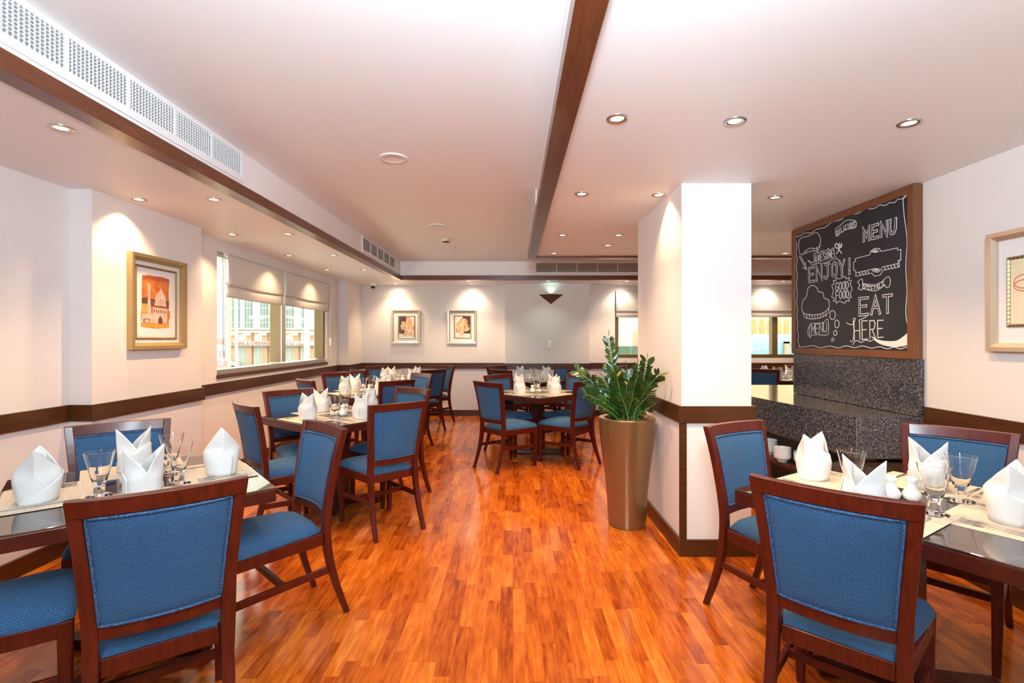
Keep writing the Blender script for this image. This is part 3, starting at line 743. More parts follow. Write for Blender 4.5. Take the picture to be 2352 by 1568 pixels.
# chalkboard
BXP = 2.598
cbd = thing('chalkboard', 'large framed black menu chalkboard with white chalk lettering above the granite', 'chalkboard', (2.625, 3.97, 1.27))
by0, by1, bz0, bz1 = 3.262, 4.688, 1.2705, 2.405
FW = .052
O('slate', MB().box(BXP + .004, 2.649, by0 + .03, by1 - .03, bz0 + .03, bz1 - .03), 'chalkboard', cbd, world=True)
fr = MB()
def miter(mb, x0, x1, y0, y1, z0, z1, wd, sign=1):
    P = [(y0, z0), (y1, z0), (y1, z1), (y0, z1)]; Q = [(y0 + wd, z0 + wd), (y1 - wd, z0 + wd), (y1 - wd, z1 - wd), (y0 + wd, z1 - wd)]
    return P, Q
P, Q = miter(None, 0, 0, by0, by1, bz0, bz1, FW)
for k in range(4):
    a, b, c, d = P[k], P[(k + 1) % 4], Q[(k + 1) % 4], Q[k]
    mb = MB(); vs = [(BXP - .012, *p) for p in (a, b, c, d)] + [(2.649, *p) for p in (a, b, c, d)]
    mb.add(vs, [(0, 1, 2, 3), (7, 6, 5, 4), (0, 4, 5, 1), (1, 5, 6, 2), (2, 6, 7, 3), (3, 7, 4, 0)])
    O('frame_rail', mb, M['board_wood'] if k % 2 else wood('board_frame_wood_lengthwise', (.15, .052, .020), (.21, .080, .032), 1, .4, .2), cbd, world=True, bevel=.002)
def cpx(cx, cy): return Px(1800 + cx / 3.825, 420 + cy / 3.825, BXP + .004)
RIB = [0]
def ribbon(mb, pts, wd, closed=False, X=BXP + .004):
    """flat chalk stroke with mitred joints; each stroke lies a hair above the one before it"""
    RIB[0] = (RIB[0] + 1) % 12; X = X - .00004 * RIB[0]
    P = [Vector((p.y, p.z)) for p in pts]; Q = [P[0]]
    for p in P[1:]:
        if (p - Q[-1]).length > .0008: Q.append(p)
    if closed and (Q[0] - Q[-1]).length < .0008: Q.pop()
    P = Q; n = len(P)
    if n < 2: return
    if not closed:
        P[0] = P[0] + (P[0] - P[1]).normalized() * wd * .45; P[-1] = P[-1] + (P[-1] - P[-2]).normalized() * wd * .45
    vs = []
    for i in range(n):
        if closed: d0 = (P[i] - P[i - 1]).normalized(); d1 = (P[(i + 1) % n] - P[i]).normalized()
        else: d0 = (P[i] - P[max(i - 1, 0)]); d1 = (P[min(i + 1, n - 1)] - P[i]); d0 = (d0 if d0.length else d1).normalized(); d1 = (d1 if d1.length else d0).normalized()
        n0 = Vector((-d0.y, d0.x)); n1 = Vector((-d1.y, d1.x)); m_ = n0 + n1
        m_ = n0 if m_.length < .2 else m_.normalized(); k = min(1 / max(m_.dot(n0), .35), 2.2) * wd / 2
        for e in (P[i] - m_ * k, P[i] + m_ * k): vs += [(X - .0012, *e), (X + .001, *e)]
    fs = []; cnt = n if closed else n - 1
    for i in range(cnt):
        a_ = 4 * i; b_ = 4 * ((i + 1) % n)
        fs += [(a_, b_, b_ + 2, a_ + 2), (a_ + 1, a_ + 3, b_ + 3, b_ + 1), (a_, a_ + 1, b_ + 1, b_), (a_ + 2, b_ + 2, b_ + 3, a_ + 3)]
    if not closed: fs += [(0, 2, 3, 1), (4 * n - 4, 4 * n - 3, 4 * n - 1, 4 * n - 2)]
    mb.add(vs, fs)
def draw(name, strokes, wd=.0055, closed=False, smooth_=True, parent=None):
    mb = MB()
    wd *= .78
    for s in strokes:
        if isinstance(s, tuple): s, cl = s
        else: cl = closed
        pts = [cpx(*p) for p in s]
        if smooth_ and len(pts) > 2:
            if cl:
                ext = pts[-1:] + pts + pts[:2]; c = catmull(ext, 5)[5:-5]; pts = c
            else: pts = catmull(pts, 5)
            cl = False if not cl else True
        ribbon(mb, pts, wd, cl)
    return O(name, mb, 'chalk', parent or cbd, world=True)
# stroke font (unit box, y up)
G = {'M': [[(0, 0), (0, 1), (.5, .35), (1, 1), (1, 0)]], 'E': [[(1, 0), (0, 0), (0, 1), (1, 1)], [(0, .52), (.8, .52)]], 'N': [[(0, 0), (0, 1), (1, 0), (1, 1)]],
     'U': [[(0, 1), (0, .25), (.25, 0), (.75, 0), (1, .25), (1, 1)]], 'J': [[(.3, 1), (1, 1)], [(.7, 1), (.7, .2), (.4, 0), (0, .12)]], 'O': [[(.5, 0), (.1, .15), (0, .5), (.1, .85), (.5, 1), (.9, .85), (1, .5), (.9, .15), (.5, 0)]],
     'Y': [[(0, 1), (.5, .5), (1, 1)], [(.5, .5), (.5, 0)]], '!': [[(.5, 1), (.5, .3)], [(.5, .1), (.5, 0)]], 'A': [[(0, 0), (.5, 1), (1, 0)], [(.2, .38), (.8, .38)]], 'T': [[(0, 1), (1, 1)], [(.5, 1), (.5, 0)]],
     'H': [[(0, 0), (0, 1)], [(1, 0), (1, 1)], [(0, .5), (1, .5)]], 'R': [[(0, 0), (0, 1), (.75, 1), (1, .8), (.75, .52), (0, .5)], [(.4, .5), (1, 0)]], 'S': [[(1, .85), (.6, 1), (.1, .9), (.1, .62), (.9, .42), (.95, .12), (.5, 0), (0, .12)]],
     'P': [[(0, 0), (0, 1), (.8, 1), (1, .78), (.8, .5), (0, .5)]], 'C': [[(1, .85), (.6, 1), (.15, .85), (0, .5), (.15, .15), (.6, 0), (1, .15)]], 'I': [[(.5, 0), (.5, 1)]], 'L': [[(0, 1), (0, 0), (.9, 0)]],
     'D': [[(0, 0), (0, 1), (.6, .95), (1, .6), (1, .4), (.6, .05), (0, 0)]], 'G': [[(1, .85), (.6, 1), (.15, .85), (0, .5), (.15, .15), (.6, 0), (1, .12), (1, .45), (.6, .45)]], 'F': [[(0, 0), (0, 1), (1, 1)], [(0, .52), (.8, .52)]],
     'W': [[(0, 1), (.25, 0), (.5, .8), (.75, 0), (1, 1)]], 'K': [[(0, 0), (0, 1)], [(1, 1), (0, .45), (1, 0)]]}
def hollow(txt, TL, TR, BR, BL, W=.021, line=.0052, gapf=.36):
    TL, TR, BR, BL = map(Vector, (TL, TR, BR, BL)); n = len(txt); a, b = MB(), MB()
    for i, chh in enumerate(txt):
        u0 = (i + gapf / 2) / n; u1 = (i + 1 - gapf / 2) / n
        for g in G[chh]:
            pts = []
            for gx, gy in g:
                u = u0 + (u1 - u0) * gx; top = TL.lerp(TR, u); bot = BL.lerp(BR, u); p = bot.lerp(top, .06 + .88 * gy); pts.append(cpx(p.x, p.y))
            ribbon(a, pts, W); ribbon(b, pts, W - 2 * line, X=BXP + .0032)
    o = O('chalk_lettering', a, 'chalk', cbd, world=True); O('letter_infill', b, 'chalkboard', o, world=True)
def word(txt, TL, TR, BR, BL, wd=.006, dbl=.0, gapf=.28, arc=0):
    """letters inside the photo quad, optionally with a parallel second stroke"""
    TL, TR, BR, BL = map(Vector, (TL, TR, BR, BL)); n = len(txt); st = []
    for i, chh in enumerate(txt):
        u0 = (i + gapf / 2) / n; u1 = (i + 1 - gapf / 2) / n
        for g in G[chh]:
            for off in ((0,) if not dbl else (-dbl, dbl)):
                pts = []
                for (gx, gy) in g:
                    u = u0 + (u1 - u0) * gx + off / n; v = gy * (1 - 2 * abs(off) * .25) + (off * .25)
                    top = TL.lerp(TR, u); bot = BL.lerp(BR, u); p = bot.lerp(top, v); p.y -= arc * math.sin(PI * u)
                    pts.append((p.x, p.y))
                st.append(pts)
    return draw('chalk_lettering', st, wd, False, False)
hollow('MENU', (685, 400), (1000, 300), (995, 440), (690, 520))
hollow('ENJOY!', (210, 745), (610, 650), (612, 798), (214, 880), gapf=.34)
hollow('EAT', (650, 1008), (965, 972), (965, 1142), (652, 1172), gapf=.30)
word('SPECIALS', (695, 880), (885, 862), (880, 905), (690, 930), .0055, 0, .4, -18)
word('DELICIOUS', (462, 420), (632, 335), (632, 392), (466, 462), .005, 0, .42, 12)
word('AWESOME', (272, 640), (442, 588), (442, 650), (272, 703), .006, 0, .36)
word('GOOD', (452, 875), (574, 862), (574, 930), (452, 948), .0075, 0, .25)
word('FOOD', (455, 955), (576, 940), (576, 1008), (455, 1024), .0075, 0, .25)
word('MENU', (240, 1245), (382, 1225), (382, 1305), (242, 1325), .0065, 0, .2)
word('HERE', (608, 1215), (885, 1205), (885, 1352), (612, 1385), .008, 0, .3)
def wave(pts, n, amp):
    P = catmull([(p[0], p[1], 0) for p in pts], 14); out = []; L = len(P)
    for i, p in enumerate(P):
        d = (P[min(i + 1, L - 1)] - P[max(i - 1, 0)]); d.normalize(); a = amp * math.sin(i / L * n * 2 * PI)
        out.append((p.x - d.y * a, p.y + d.x * a))
    return out
draw('chalk_border', [wave([(108, 468), (300, 410), (540, 300), (800, 215), (960, 170), (1080, 112)], 9, 7), wave([(1078, 115), (1045, 180), (1070, 330), (1080, 600), (1078, 900), (1080, 1150), (1088, 1320)], 4, 6), wave([(112, 470), (116, 700), (118, 1000), (122, 1250), (132, 1440)], 8, 4), wave([(130, 1432), (400, 1440), (650, 1438), (900, 1448), (1095, 1450)], 7, 8)], .006, smooth_=False)
draw('chalk_drawing', [([(215, 468), (290, 436), (325, 500), (300, 572), (225, 575), (150, 628), (132, 545), (150, 485)], True), [(322, 545), (300, 592), (235, 600), (165, 632)], [(265, 575), (262, 598)], [(290, 562), (296, 590)], [(195, 595), (200, 615)]])
draw('chalk_arrow', [[(135, 640), (195, 755)], [(150, 640), (186, 715)], [(165, 742), (200, 760), (192, 700)]], smooth_=False)
draw('chalk_banner', [[(212, 678), (250, 700), (270, 690), (268, 625), (300, 600), (300, 618), (345, 592), (345, 612), (395, 575), (395, 598), (440, 568), (448, 640), (478, 672), (440, 665), (360, 705), (300, 705), (250, 720), (212, 680)]], smooth_=False)
draw('chalk_cutlery', [([(462, 532), (482, 548), (480, 572), (462, 570), (452, 550)], True), [(478, 570), (508, 618)], [(508, 535), (492, 575), (466, 620)], [(492, 530), (488, 560), (508, 562), (510, 540)]], .011)
draw('chalk_plaque', [([(630, 665), (758, 630), (765, 598), (800, 575), (840, 575), (856, 602), (1000, 570), (1002, 590), (1030, 585), (1030, 672), (1005, 682), (1012, 705), (868, 738), (858, 760), (830, 785), (790, 778), (775, 758), (634, 790), (634, 770), (616, 768), (614, 695), (632, 690)], True), [(634, 820), (775, 792), (800, 820), (850, 808), (872, 768), (1018, 738), (1018, 705)], [(634, 790), (636, 822)], [(1030, 672), (1020, 690)]], .0055, smooth_=False)
draw('chalk_hatching', [[(665 + 24 * k, 788 - 5 * k), (676 + 24 * k, 808 - 5 * k)] for k in range(4)] + [[(885 + 28 * k, 738 - 7 * k), (896 + 28 * k, 762 - 7 * k)] for k in range(5)] + [[(803, 610), (803 + 34 * math.cos(a), 610 - 30 * math.sin(a))] for a in (.2, .75, 1.3, 1.85, 2.4, 2.95)] + [[(812, 752), (812 + 34 * math.cos(a), 752 + 28 * math.sin(a))] for a in (.2, .75, 1.3, 1.85, 2.4, 2.95)], .007, smooth_=False)
draw('chalk_ribbon', [[(690, 925), (800, 948), (880, 905)], [(690, 890), (790, 905), (882, 855)], [(650, 870), (690, 845), (692, 935), (655, 925), (668, 900), (650, 870)], [(880, 850), (920, 822), (938, 855), (930, 905), (905, 918), (885, 890)]], .0055)
th = []
for k in range(26):
    a = k / 26 * 2 * PI; r_ = 1 + .09 * math.cos(k * PI)
    th.append((512 + 82 * r_ * math.copysign(abs(math.cos(a)) ** .6, math.cos(a)), 940 - 10 * math.cos(a) + 108 * r_ * math.copysign(abs(math.sin(a)) ** .6, math.sin(a))))
draw('chalk_badge', [(th, True)], .006)
draw('chalk_badge', [([(458, 405), (500, 372), (540, 335), (580, 325), (632, 335), (636, 385), (600, 400), (550, 405), (500, 440), (466, 468)], True)], .005)
draw('chalk_cloud', [([(200, 1000), (215, 925), (255, 898), (295, 925), (305, 955), (345, 965), (355, 1010), (395, 1030), (398, 1095), (350, 1140), (270, 1158), (190, 1150), (160, 1105), (170, 1035)], True), [(398, 1095), (392, 1135), (340, 1178), (250, 1195), (190, 1180), (172, 1140)]] + [[(200 + 24 * k, 1156 - abs(k - 3) * 2), (206 + 24 * k, 1190 - abs(k - 2) * 4)] for k in range(8)], .007)
draw('chalk_bubbles', [([(x + a * math.cos(t_), y + b * math.sin(t_)) for t_ in [k * PI / 5 for k in range(10)]], True) for x, y, a, b in ((430, 1160, 24, 40), (468, 1238, 20, 34), (454, 1318, 15, 22), (431, 1376, 9, 14))], .007)
draw('chalk_banner', [([(232, 1245), (300, 1232), (350, 1225), (388, 1198), (395, 1290), (378, 1335), (300, 1332), (245, 1340), (232, 1355)], True), [(240, 1240), (215, 1280), (215, 1330), (234, 1352)]], .0055)
draw('chalk_flourish', [[(550, 1228), (600, 1245), (630, 1200), (625, 1188), (612, 1200), (618, 1300), (612, 1370), (600, 1395), (585, 1385)], [(660, 1205), (700, 1190), (728, 1172)], [(605, 1420), (640, 1385), (680, 1400), (720, 1380), (760, 1390), (788, 1378)]], .006)
sw = MB(); up = catmull([(770, 1345, 0), (830, 1375, 0), (900, 1388, 0), (990, 1385, 0), (1050, 1350, 0), (1090, 1315, 0)], 5); lo_ = catmull([(770, 1345, 0), (820, 1398, 0), (890, 1428, 0), (970, 1440, 0), (1040, 1435, 0), (1090, 1425, 0)], 5)
pl = [cpx(p.x, p.y) for p in up] + [cpx(p.x, p.y) for p in reversed(lo_)]
for k in range(len(up) - 1):
    q = [cpx(up[k].x, up[k].y), cpx(up[k + 1].x, up[k + 1].y), cpx(lo_[k + 1].x, lo_[k + 1].y + .5), cpx(lo_[k].x, lo_[k].y + .5)]
    sw.add([(p.x - .0012, p.y, p.z) for p in q] + [(p.x + .001, p.y, p.z) for p in q], [(0, 1, 2, 3), (7, 6, 5, 4), (0, 4, 5, 1), (1, 5, 6, 2), (2, 6, 7, 3), (3, 7, 4, 0)])
O('chalk_swoosh', sw, 'chalk', cbd, world=True)

# ------------------------------------------------------------------ framed pictures
def picture(label, axis, p, a0, a1, z0, z1, side, fw, bead, frame_m, depth=.03):
    """p: wall plane, side: +1/-1 direction into the room, bead: (a0,a1,z0,z1) outer of the inner beaded frame"""
    loc = (p, (a0 + a1) / 2, z0) if axis == 'y' else ((a0 + a1) / 2, p, z0)
    r = thing('framed_picture', label, 'picture', loc, 0)
    def V(a, z, d): return (p + side * d, a, z) if axis == 'y' else (a, p + side * d, z)
    def frame(name, A0, A1, Z0, Z1, wd, d_in, d_out, d_back, m, parent, b=.003):
        Pp = [(A0, Z0), (A1, Z0), (A1, Z1), (A0, Z1)]; Qq = [(A0 + wd, Z0 + wd), (A1 - wd, Z0 + wd), (A1 - wd, Z1 - wd), (A0 + wd, Z1 - wd)]
        Mm = [((x0 + x1) / 2, (y0 + y1) / 2) for (x0, y0), (x1, y1) in zip(Pp, Qq)]
        mb = MB()
        for k in range(4):
            j = (k + 1) % 4
            vs = [V(*Pp[k], d_back), V(*Pp[j], d_back), V(*Pp[k], d_out), V(*Pp[j], d_out), V(*Mm[k], (d_out + d_in) / 2 + .005), V(*Mm[j], (d_out + d_in) / 2 + .005), V(*Qq[k], d_in), V(*Qq[j], d_in), V(*Qq[k], d_back), V(*Qq[j], d_back)]
            mb.add(vs, [(0, 1, 3, 2), (2, 3, 5, 4), (4, 5, 7, 6), (6, 7, 9, 8), (8, 9, 1, 0)])
        return O(name, mb, m, parent, world=True)
    frame('frame', a0, a1, z0, z1, fw, depth * .6, depth, .001, frame_m, r)
    lo = (a0 + fw * .9, a1 - fw * .9, z0 + fw * .9, z1 - fw * .9)
    def slab(name, A, d0, d1, m):
        x = sorted((p + side * d0, p + side * d1))
        mb = MB().box(x[0], x[1], A[0], A[1], A[2], A[3]) if axis == 'y' else MB().box(A[0], A[1], x[0], x[1], A[2], A[3])
        return O(name, mb, m, r, world=True)
    slab('mount_board', lo, .001, .010, 'mount')
    B = bead; bw = fw * .34
    frame('inner_frame', *B, bw, .014, .017, .0101, 'bead', r)
    return r, V, slab
def plate(name, pts, V, d, m, parent, th=.0006):
    n = len(pts); mb = MB().add([V(a, z, d) for a, z in pts] + [V(a, z, d + th) for a, z in pts], [tuple(range(n)), tuple(range(2 * n - 1, n - 1, -1))] + [(i, (i + 1) % n, n + (i + 1) % n, n + i) for i in range(n)])
    return O(name, mb, m, parent, world=True)
def wash(name, stops, sc=14):
    m = mat(name, stops[0][1], .7); t = NT(m); t.l(t.ramp(t.noise(t.coord('Object'), sc, 5, .6), stops), t.b.inputs['Base Color']); return m
# mosque print on the left pilaster
XP = -2.78
ya = Px(300, 580, XP + .03).y; yb = Px(426, 600, XP + .03).y
r, V, slab = picture('gold framed print of an orange domed mosque on the left pilaster', 'y', XP, ya, yb, 1.325, 2.035, 1, .05, (Px(310, 0, XP + .012).y, Px(405.5, 0, XP + .012).y, 1.40, 1.955), 'gold', .045)
def ap(cx, cy): q = Px(280 + cx / 6.031, 560 + cy / 6.031, XP + .013); return (q.y, q.z)
slab('print_paper', (Px(313, 0, XP + .012).y, Px(401, 0, XP + .012).y, 1.42, 1.935), .0101, .0115, 'mount')
ptg = plate('painting', [ap(*p) for p in ((282, 435), (330, 430), (380, 425), (420, 440), (470, 450), (520, 455), (560, 455), (600, 480), (655, 492), (658, 560), (648, 640), (650, 720), (655, 830), (648, 920), (670, 945), (668, 1020), (650, 1060), (655, 1165), (600, 1160), (520, 1172), (450, 1168), (380, 1160), (300, 1150), (268, 1145), (262, 1050), (262, 980), (275, 900), (278, 780), (275, 650), (278, 540))], V, .0116, wash('orange_wash', [(.3, (.45, .09, .02)), (.5, (.62, .17, .03)), (.7, (.70, .27, .05))]), r)
cream = wash('cream_wash', [(.3, (.55, .36, .24)), (.7, (.78, .62, .50))]); dk = wash('dark_wash', [(.3, (.06, .03, .03)), (.7, (.22, .08, .04))]); red = wash('red_wash', [(.3, (.30, .05, .03)), (.7, (.5, .12, .05))]); och = wash('ochre_wash', [(.3, (.62, .26, .03)), (.7, (.78, .42, .08))])
L2, L3, L4 = .0122, .0128, .0134
plate('sky_band', [ap(*p) for p in ((282, 436), (420, 442), (560, 458), (654, 494), (655, 530), (500, 515), (380, 480), (282, 500))], V, L2, red, ptg)
plate('night_band', [ap(*p) for p in ((276, 745), (340, 740), (420, 760), (520, 780), (650, 790), (650, 900), (520, 880), (400, 860), (276, 840))], V, L2, dk, ptg)
plate('sand', [ap(*p) for p in ((265, 1095), (450, 1090), (655, 1110), (652, 1162), (520, 1168), (268, 1142))], V, L2, och, ptg)
plate('low_wing', [ap(*p) for p in ((275, 960), (425, 965), (425, 1095), (268, 1095))], V, L3, cream, ptg)
plate('side_wall', [ap(*p) for p in ((276, 820), (350, 830), (350, 955), (276, 950))], V, L3, och, ptg)
plate('minaret', [ap(*p) for p in ((358, 820), (362, 670), (356, 640), (360, 560), (372, 540), (390, 545), (398, 580), (394, 670), (396, 820), (406, 960), (352, 960))], V, L3, cream, ptg)
plate('gate', [ap(*p) for p in ((298, 1035), (388, 1035), (388, 1092), (298, 1092))], V, L4, dk, ptg)
plate('gate_panel', [ap(*p) for p in ((312, 1045), (376, 1045), (376, 1090), (312, 1090))], V, .0141, cream, ptg)
plate('drum', [ap(*p) for p in ((430, 880), (480, 872), (560, 878), (628, 900), (625, 1100), (430, 1095))], V, L3, cream, ptg)
plate('drum_band', [ap(*p) for p in ((450, 850), (620, 872), (625, 900), (440, 876))], V, L4, red, ptg)
plate('lantern_ring', [ap(*p) for p in ((455, 815), (612, 832), (615, 868), (452, 850))], V, L3, cream, ptg)
plate('dome', [ap(*p) for p in ((460, 812), (462, 750), (480, 700), (515, 660), (545, 610), (552, 645), (590, 700), (605, 760), (607, 832))], V, L4, cream, ptg)
plate('archway', [ap(*p) for p in ((502, 1100), (505, 1040), (530, 995), (558, 1035), (560, 1105))], V, L4, dk, ptg)
for k in range(6): plate('window_mark', [ap(*p) for p in ((445 + 30 * k, 910 + 3 * k), (455 + 30 * k, 911 + 3 * k), (455 + 30 * k, 950 + 3 * k), (445 + 30 * k, 949 + 3 * k))], V, .0135, dk, ptg)
# two pot prints on the back wall
def pots(label, x0, x1, inner, fm):
    return picture(label, 'x', YF, x0, x1, Py(0, 789, YF).z, Py(0, 711.5, YF).z, -1, .045, inner, fm, .035)
def bp_(cx, cy): q = Py(890 + cx / 10.4545, 700 + cy / 10.4545, YF - .013); return (q.x, q.z)
clay = wash('clay_wash', [(.35, (.62, .24, .09)), (.5, (.75, .40, .20)), (.66, (.80, .66, .55))], 11); stone = wash('stone_wash', [(.35, (.35, .22, .10)), (.65, (.70, .55, .38))], 14); brown = mat('brown_ground', (.07, .035, .03), .8); crim = mat('crimson_line', (.55, .03, .04), .8)
def ell(cx, cy, a, b, rot=0, n=22): return [(cx + a * math.cos(t_) * math.cos(rot) - b * math.sin(t_) * math.sin(rot), cy + a * math.cos(t_) * math.sin(rot) + b * math.sin(t_) * math.cos(rot)) for t_ in [2 * PI * k / n for k in range(n)]]
def pp(name, pts, d, m, r, V): return plate(name, [bp_(*p) for p in pts], V, d, m, r)
a, b = bp_(252, 800), bp_(662, 252)
r, V, slab = pots('left of the two silver framed pottery prints on the back wall', Py(899.7, 0, YF).x, Py(965, 0, YF).x, (a[0], b[0], a[1], b[1]), 'champagne')
ptg = pp('painting', ((275, 280), (640, 280), (640, 775), (275, 775)), .0115, wash('paper_wash', [(.3, (.70, .58, .46)), (.7, (.80, .72, .64))], 5), r, V)
pp('dark_ground', ((278, 282), (460, 282), (440, 400), (430, 600), (330, 690), (278, 680)), .0122, brown, ptg, V)
pp('small_jar', ((330, 400), (430, 400), (420, 440), (435, 500), (410, 600), (380, 650), (335, 610), (308, 500), (335, 440)), .0128, stone, ptg, V)
pp('tall_jar', ((482, 318), (592, 318), (585, 370), (612, 430), (625, 500), (600, 620), (598, 720), (505, 730), (480, 620), (445, 520), (450, 430), (490, 370)), .0134, clay, ptg, V)
pp('tipped_jar', ell(408, 650, 85, 75, .4), .0140, stone, ptg, V)
pp('jar_mouth', ell(368, 640, 34, 52, .35), .0146, brown, ptg, V)
pp('red_line', ((460, 330), (478, 296), (552, 292), (552, 300), (486, 306), (470, 345), (450, 420), (442, 420)), .0140, crim, ptg, V)
pp('red_line', ((632, 480), (636, 560), (616, 612), (608, 610), (622, 550)), .0140, crim, ptg, V)
a, b = bp_(1600, 800), bp_(2012, 248)
r, V, slab = pots('right of the two silver framed pottery prints on the back wall', Py(1028.6, 0, YF).x, Py(1094.6, 0, YF).x, (a[0], b[0], a[1], b[1]), 'champagne')
ptg = pp('painting', ((1622, 275), (1990, 275), (1990, 770), (1622, 770)), .0115, wash('paper_wash_warm', [(.3, (.72, .62, .54)), (.7, (.82, .76, .70))], 5), r, V)
pp('dark_ground', ((1800, 275), (1988, 275), (1988, 690), (1830, 680), (1820, 500)), .0122, brown, ptg, V)
pp('big_jar', ell(1835, 410, 88, 85), .0128, clay, ptg, V)
pp('left_jar', ell(1712, 520, 80, 125, .1), .0134, clay, ptg, V)
pp('tipped_jar', ell(1885, 555, 100, 80, -.5), .0140, stone, ptg, V)
pp('jar_mouth', ell(1952, 522, 18, 30, -.3), .0146, brown, ptg, V)
pp('round_jar', ell(1775, 660, 60, 65), .0146, clay, ptg, V)
pp('red_line', ((1735, 400), (1760, 340), (1810, 308), (1825, 312), (1770, 355), (1745, 405)), .0146, crim, ptg, V)
pp('red_line', ((1642, 570), (1665, 640), (1705, 655), (1700, 665), (1655, 650), (1638, 575)), .0140, crim, ptg, V)
# abstract print on the right wall
y1_ = Px(2268, 0, XR - .03).y; yb1 = Px(2314, 0, XR - .012).y
r, V, slab = picture('champagne framed pink and yellow abstract print on the right wall, cut by the photo edge', 'y', XR, y1_ - .62, y1_, 1.335, 1.975, -1, .045, (yb1 - .42, yb1, 1.465, 1.835), 'champagne', .04)
slab('painting', (yb1 - .40, yb1 - .02, 1.485, 1.815), .0105, .0118, wash('pastel_wash', [(.3, (.80, .52, .36)), (.45, (.80, .68, .50)), (.6, (.82, .72, .42)), (.75, (.78, .42, .36))], 7))
for k in range(2):
    c = [V(yb1 - .09 + .055 * math.cos(t_), 1.70 - k * .02 + (.035 - .006 * k) * math.sin(t_), .013) for t_ in [2 * PI * q / 24 for q in range(24)]]
    O('painted_loop', MB().tube(c, .0022, 4, True), mat('red_paint', (.65, .12, .06), .7), r, world=True)

# ------------------------------------------------------------------ ceiling fittings
def make_down(lit='lamp'):
    r = thing('downlight', '', 'ceiling light', (0, 0, 0), 0, 'recessed downlights')
    O('rim', MB().lathe([(.030, -.002), (.033, -.0045), (.046, -.0050), (.050, -.0025), (.0505, -.0002), (.030, -.0002)], 32, caps=False), 'nickel', r, smooth=True)
    O('lamp', MB().lathe([(.001, -.0018), (.0295, -.0012), (.0295, -.0002), (.001, -.0002)], 24), lit, r)
    return r
pd = {k: placer(make_down(k)) for k in ('lamp', 'lamp_dim', 'lamp_cool')}
LS = 'recessed downlight in the left lowered ceiling, '
DL = [(-2.12, 2.37, ZS, 'lamp', LS + 'nearest to us at the upper left', 26),
      (-2.65, 3.58, ZS, 'lamp', LS + 'above the mosque print', 14), (-2.12, 3.58, ZS, 'lamp', LS + 'inner row, level with the mosque print', 26),
      (-2.65, 4.77, ZS, 'lamp', LS + 'above the near end of the window', 3.5), (-2.12, 4.76, ZS, 'lamp', LS + 'inner row, level with the near window end', 26),
      (-2.65, 5.98, ZS, 'lamp', LS + 'above the gap between the two blinds', 3.5), (-2.12, 5.97, ZS, 'lamp', LS + 'inner row, level with the gap between blinds', 26),
      (-2.65, 7.20, ZS, 'lamp', LS + 'above the far blind', 4), (-2.12, 7.20, ZS, 'lamp', LS + 'inner row, level with the far blind', 26),
      (-2.12, 8.60, ZS, 'lamp_dim', LS + 'beside the dome camera, tilted', 10), (-2.10, 9.04, ZS, 'lamp', LS + 'above the left pottery print', 11),
      (-.757, 8.60, ZS, 'lamp', 'lit recessed downlight in the back soffit between the pottery prints and the panel', 22), (-.74, 9.02, ZS, 'lamp_dim', 'tilted recessed downlight close to the back wall above the right pottery print', 11),
      (.60, 8.60, ZS, 'lamp_cool', 'greenish white lit downlight above the triangular wall light', 5), (1.94, 8.60, ZS, 'lamp', 'lit recessed downlight in the back soffit left of the white pillar', 22),
      (1.95, 9.02, ZS, 'lamp_dim', 'tilted recessed downlight close to the back window blind', 8), (4.60, 8.60, ZS, 'lamp', 'lit downlight in the back soffit seen between pillar and chalkboard', 22),
      (4.59, 9.02, ZS, 'lamp_dim', 'tilted downlight near the back window seen between pillar and chalkboard', 14),
      (.478, 2.31, ZR, 'lamp', 'nearest downlight beside the ceiling beam', 24), (1.028, 2.338, ZR, 'lamp', 'middle of the three nearest downlights in the right ceiling', 24), (1.85, 2.357, ZR, 'lamp', 'nearest downlight in the right ceiling towards the right wall', 24),
      (.478, 3.508, ZR, 'lamp', 'second downlight beside the ceiling beam', 24), (1.02, 3.53, ZR, 'lamp', 'downlight at the upper left corner of the white pillar, washing its side', 9), (1.865, 3.594, ZR, 'lamp', 'downlight between the white pillar and the chalkboard', 24),
      (.482, 4.90, ZR, 'lamp', 'third downlight beside the ceiling beam', 24), (1.027, 4.90, ZR, 'lamp', 'downlight behind the white pillar, nearer of two', 24), (.482, 5.93, ZR, 'lamp', 'farthest downlight beside the ceiling beam', 24),
      (1.02, 5.42, ZR, 'lamp', 'downlight behind the white pillar, farther of two', 24), (3.20, 5.93, ZR, 'lamp', 'downlight over the counter seen between pillar and chalkboard', 24)]
for x, y, z, k, lab, e in DL:
    o = pd[k]((x, y, z), 0, lab, 'recessed downlights')
    tx, ty = x, y
    if k == 'lamp_dim' or y > 9: ty = y + .5
    if y > 8.5: e *= 1.6 if y < 8.9 else .75
    col = (.72, 1, .85) if k == 'lamp_cool' else (WARM if y < 8.5 else (1, .80, .58))
    light('downlight_beam', 'SPOT', (0, 0, -.012), e * (1.45 if x > -2.3 and y < 8.7 and k == 'lamp' and abs(x - 1.02) > .02 else 1.2), col, .022, aim=(tx - x, ty - y, -2), spot=math.radians(112 if y < 8.7 else 150), blend=.75 if y < 8.7 else 1, parent=o)
def round_fit(name, label, cat, x, y, z, prof, m, parts=()):
    r = thing(name, label, cat, (x, y, z))
    O('body', MB().lathe(prof, 40), m, r, smooth=True)
    for nm, pr, mm in parts: O(nm, MB().lathe(pr, 40), mm, r, smooth=True)
    return r
spk = [(.001, -.004), (.07, -.004)]
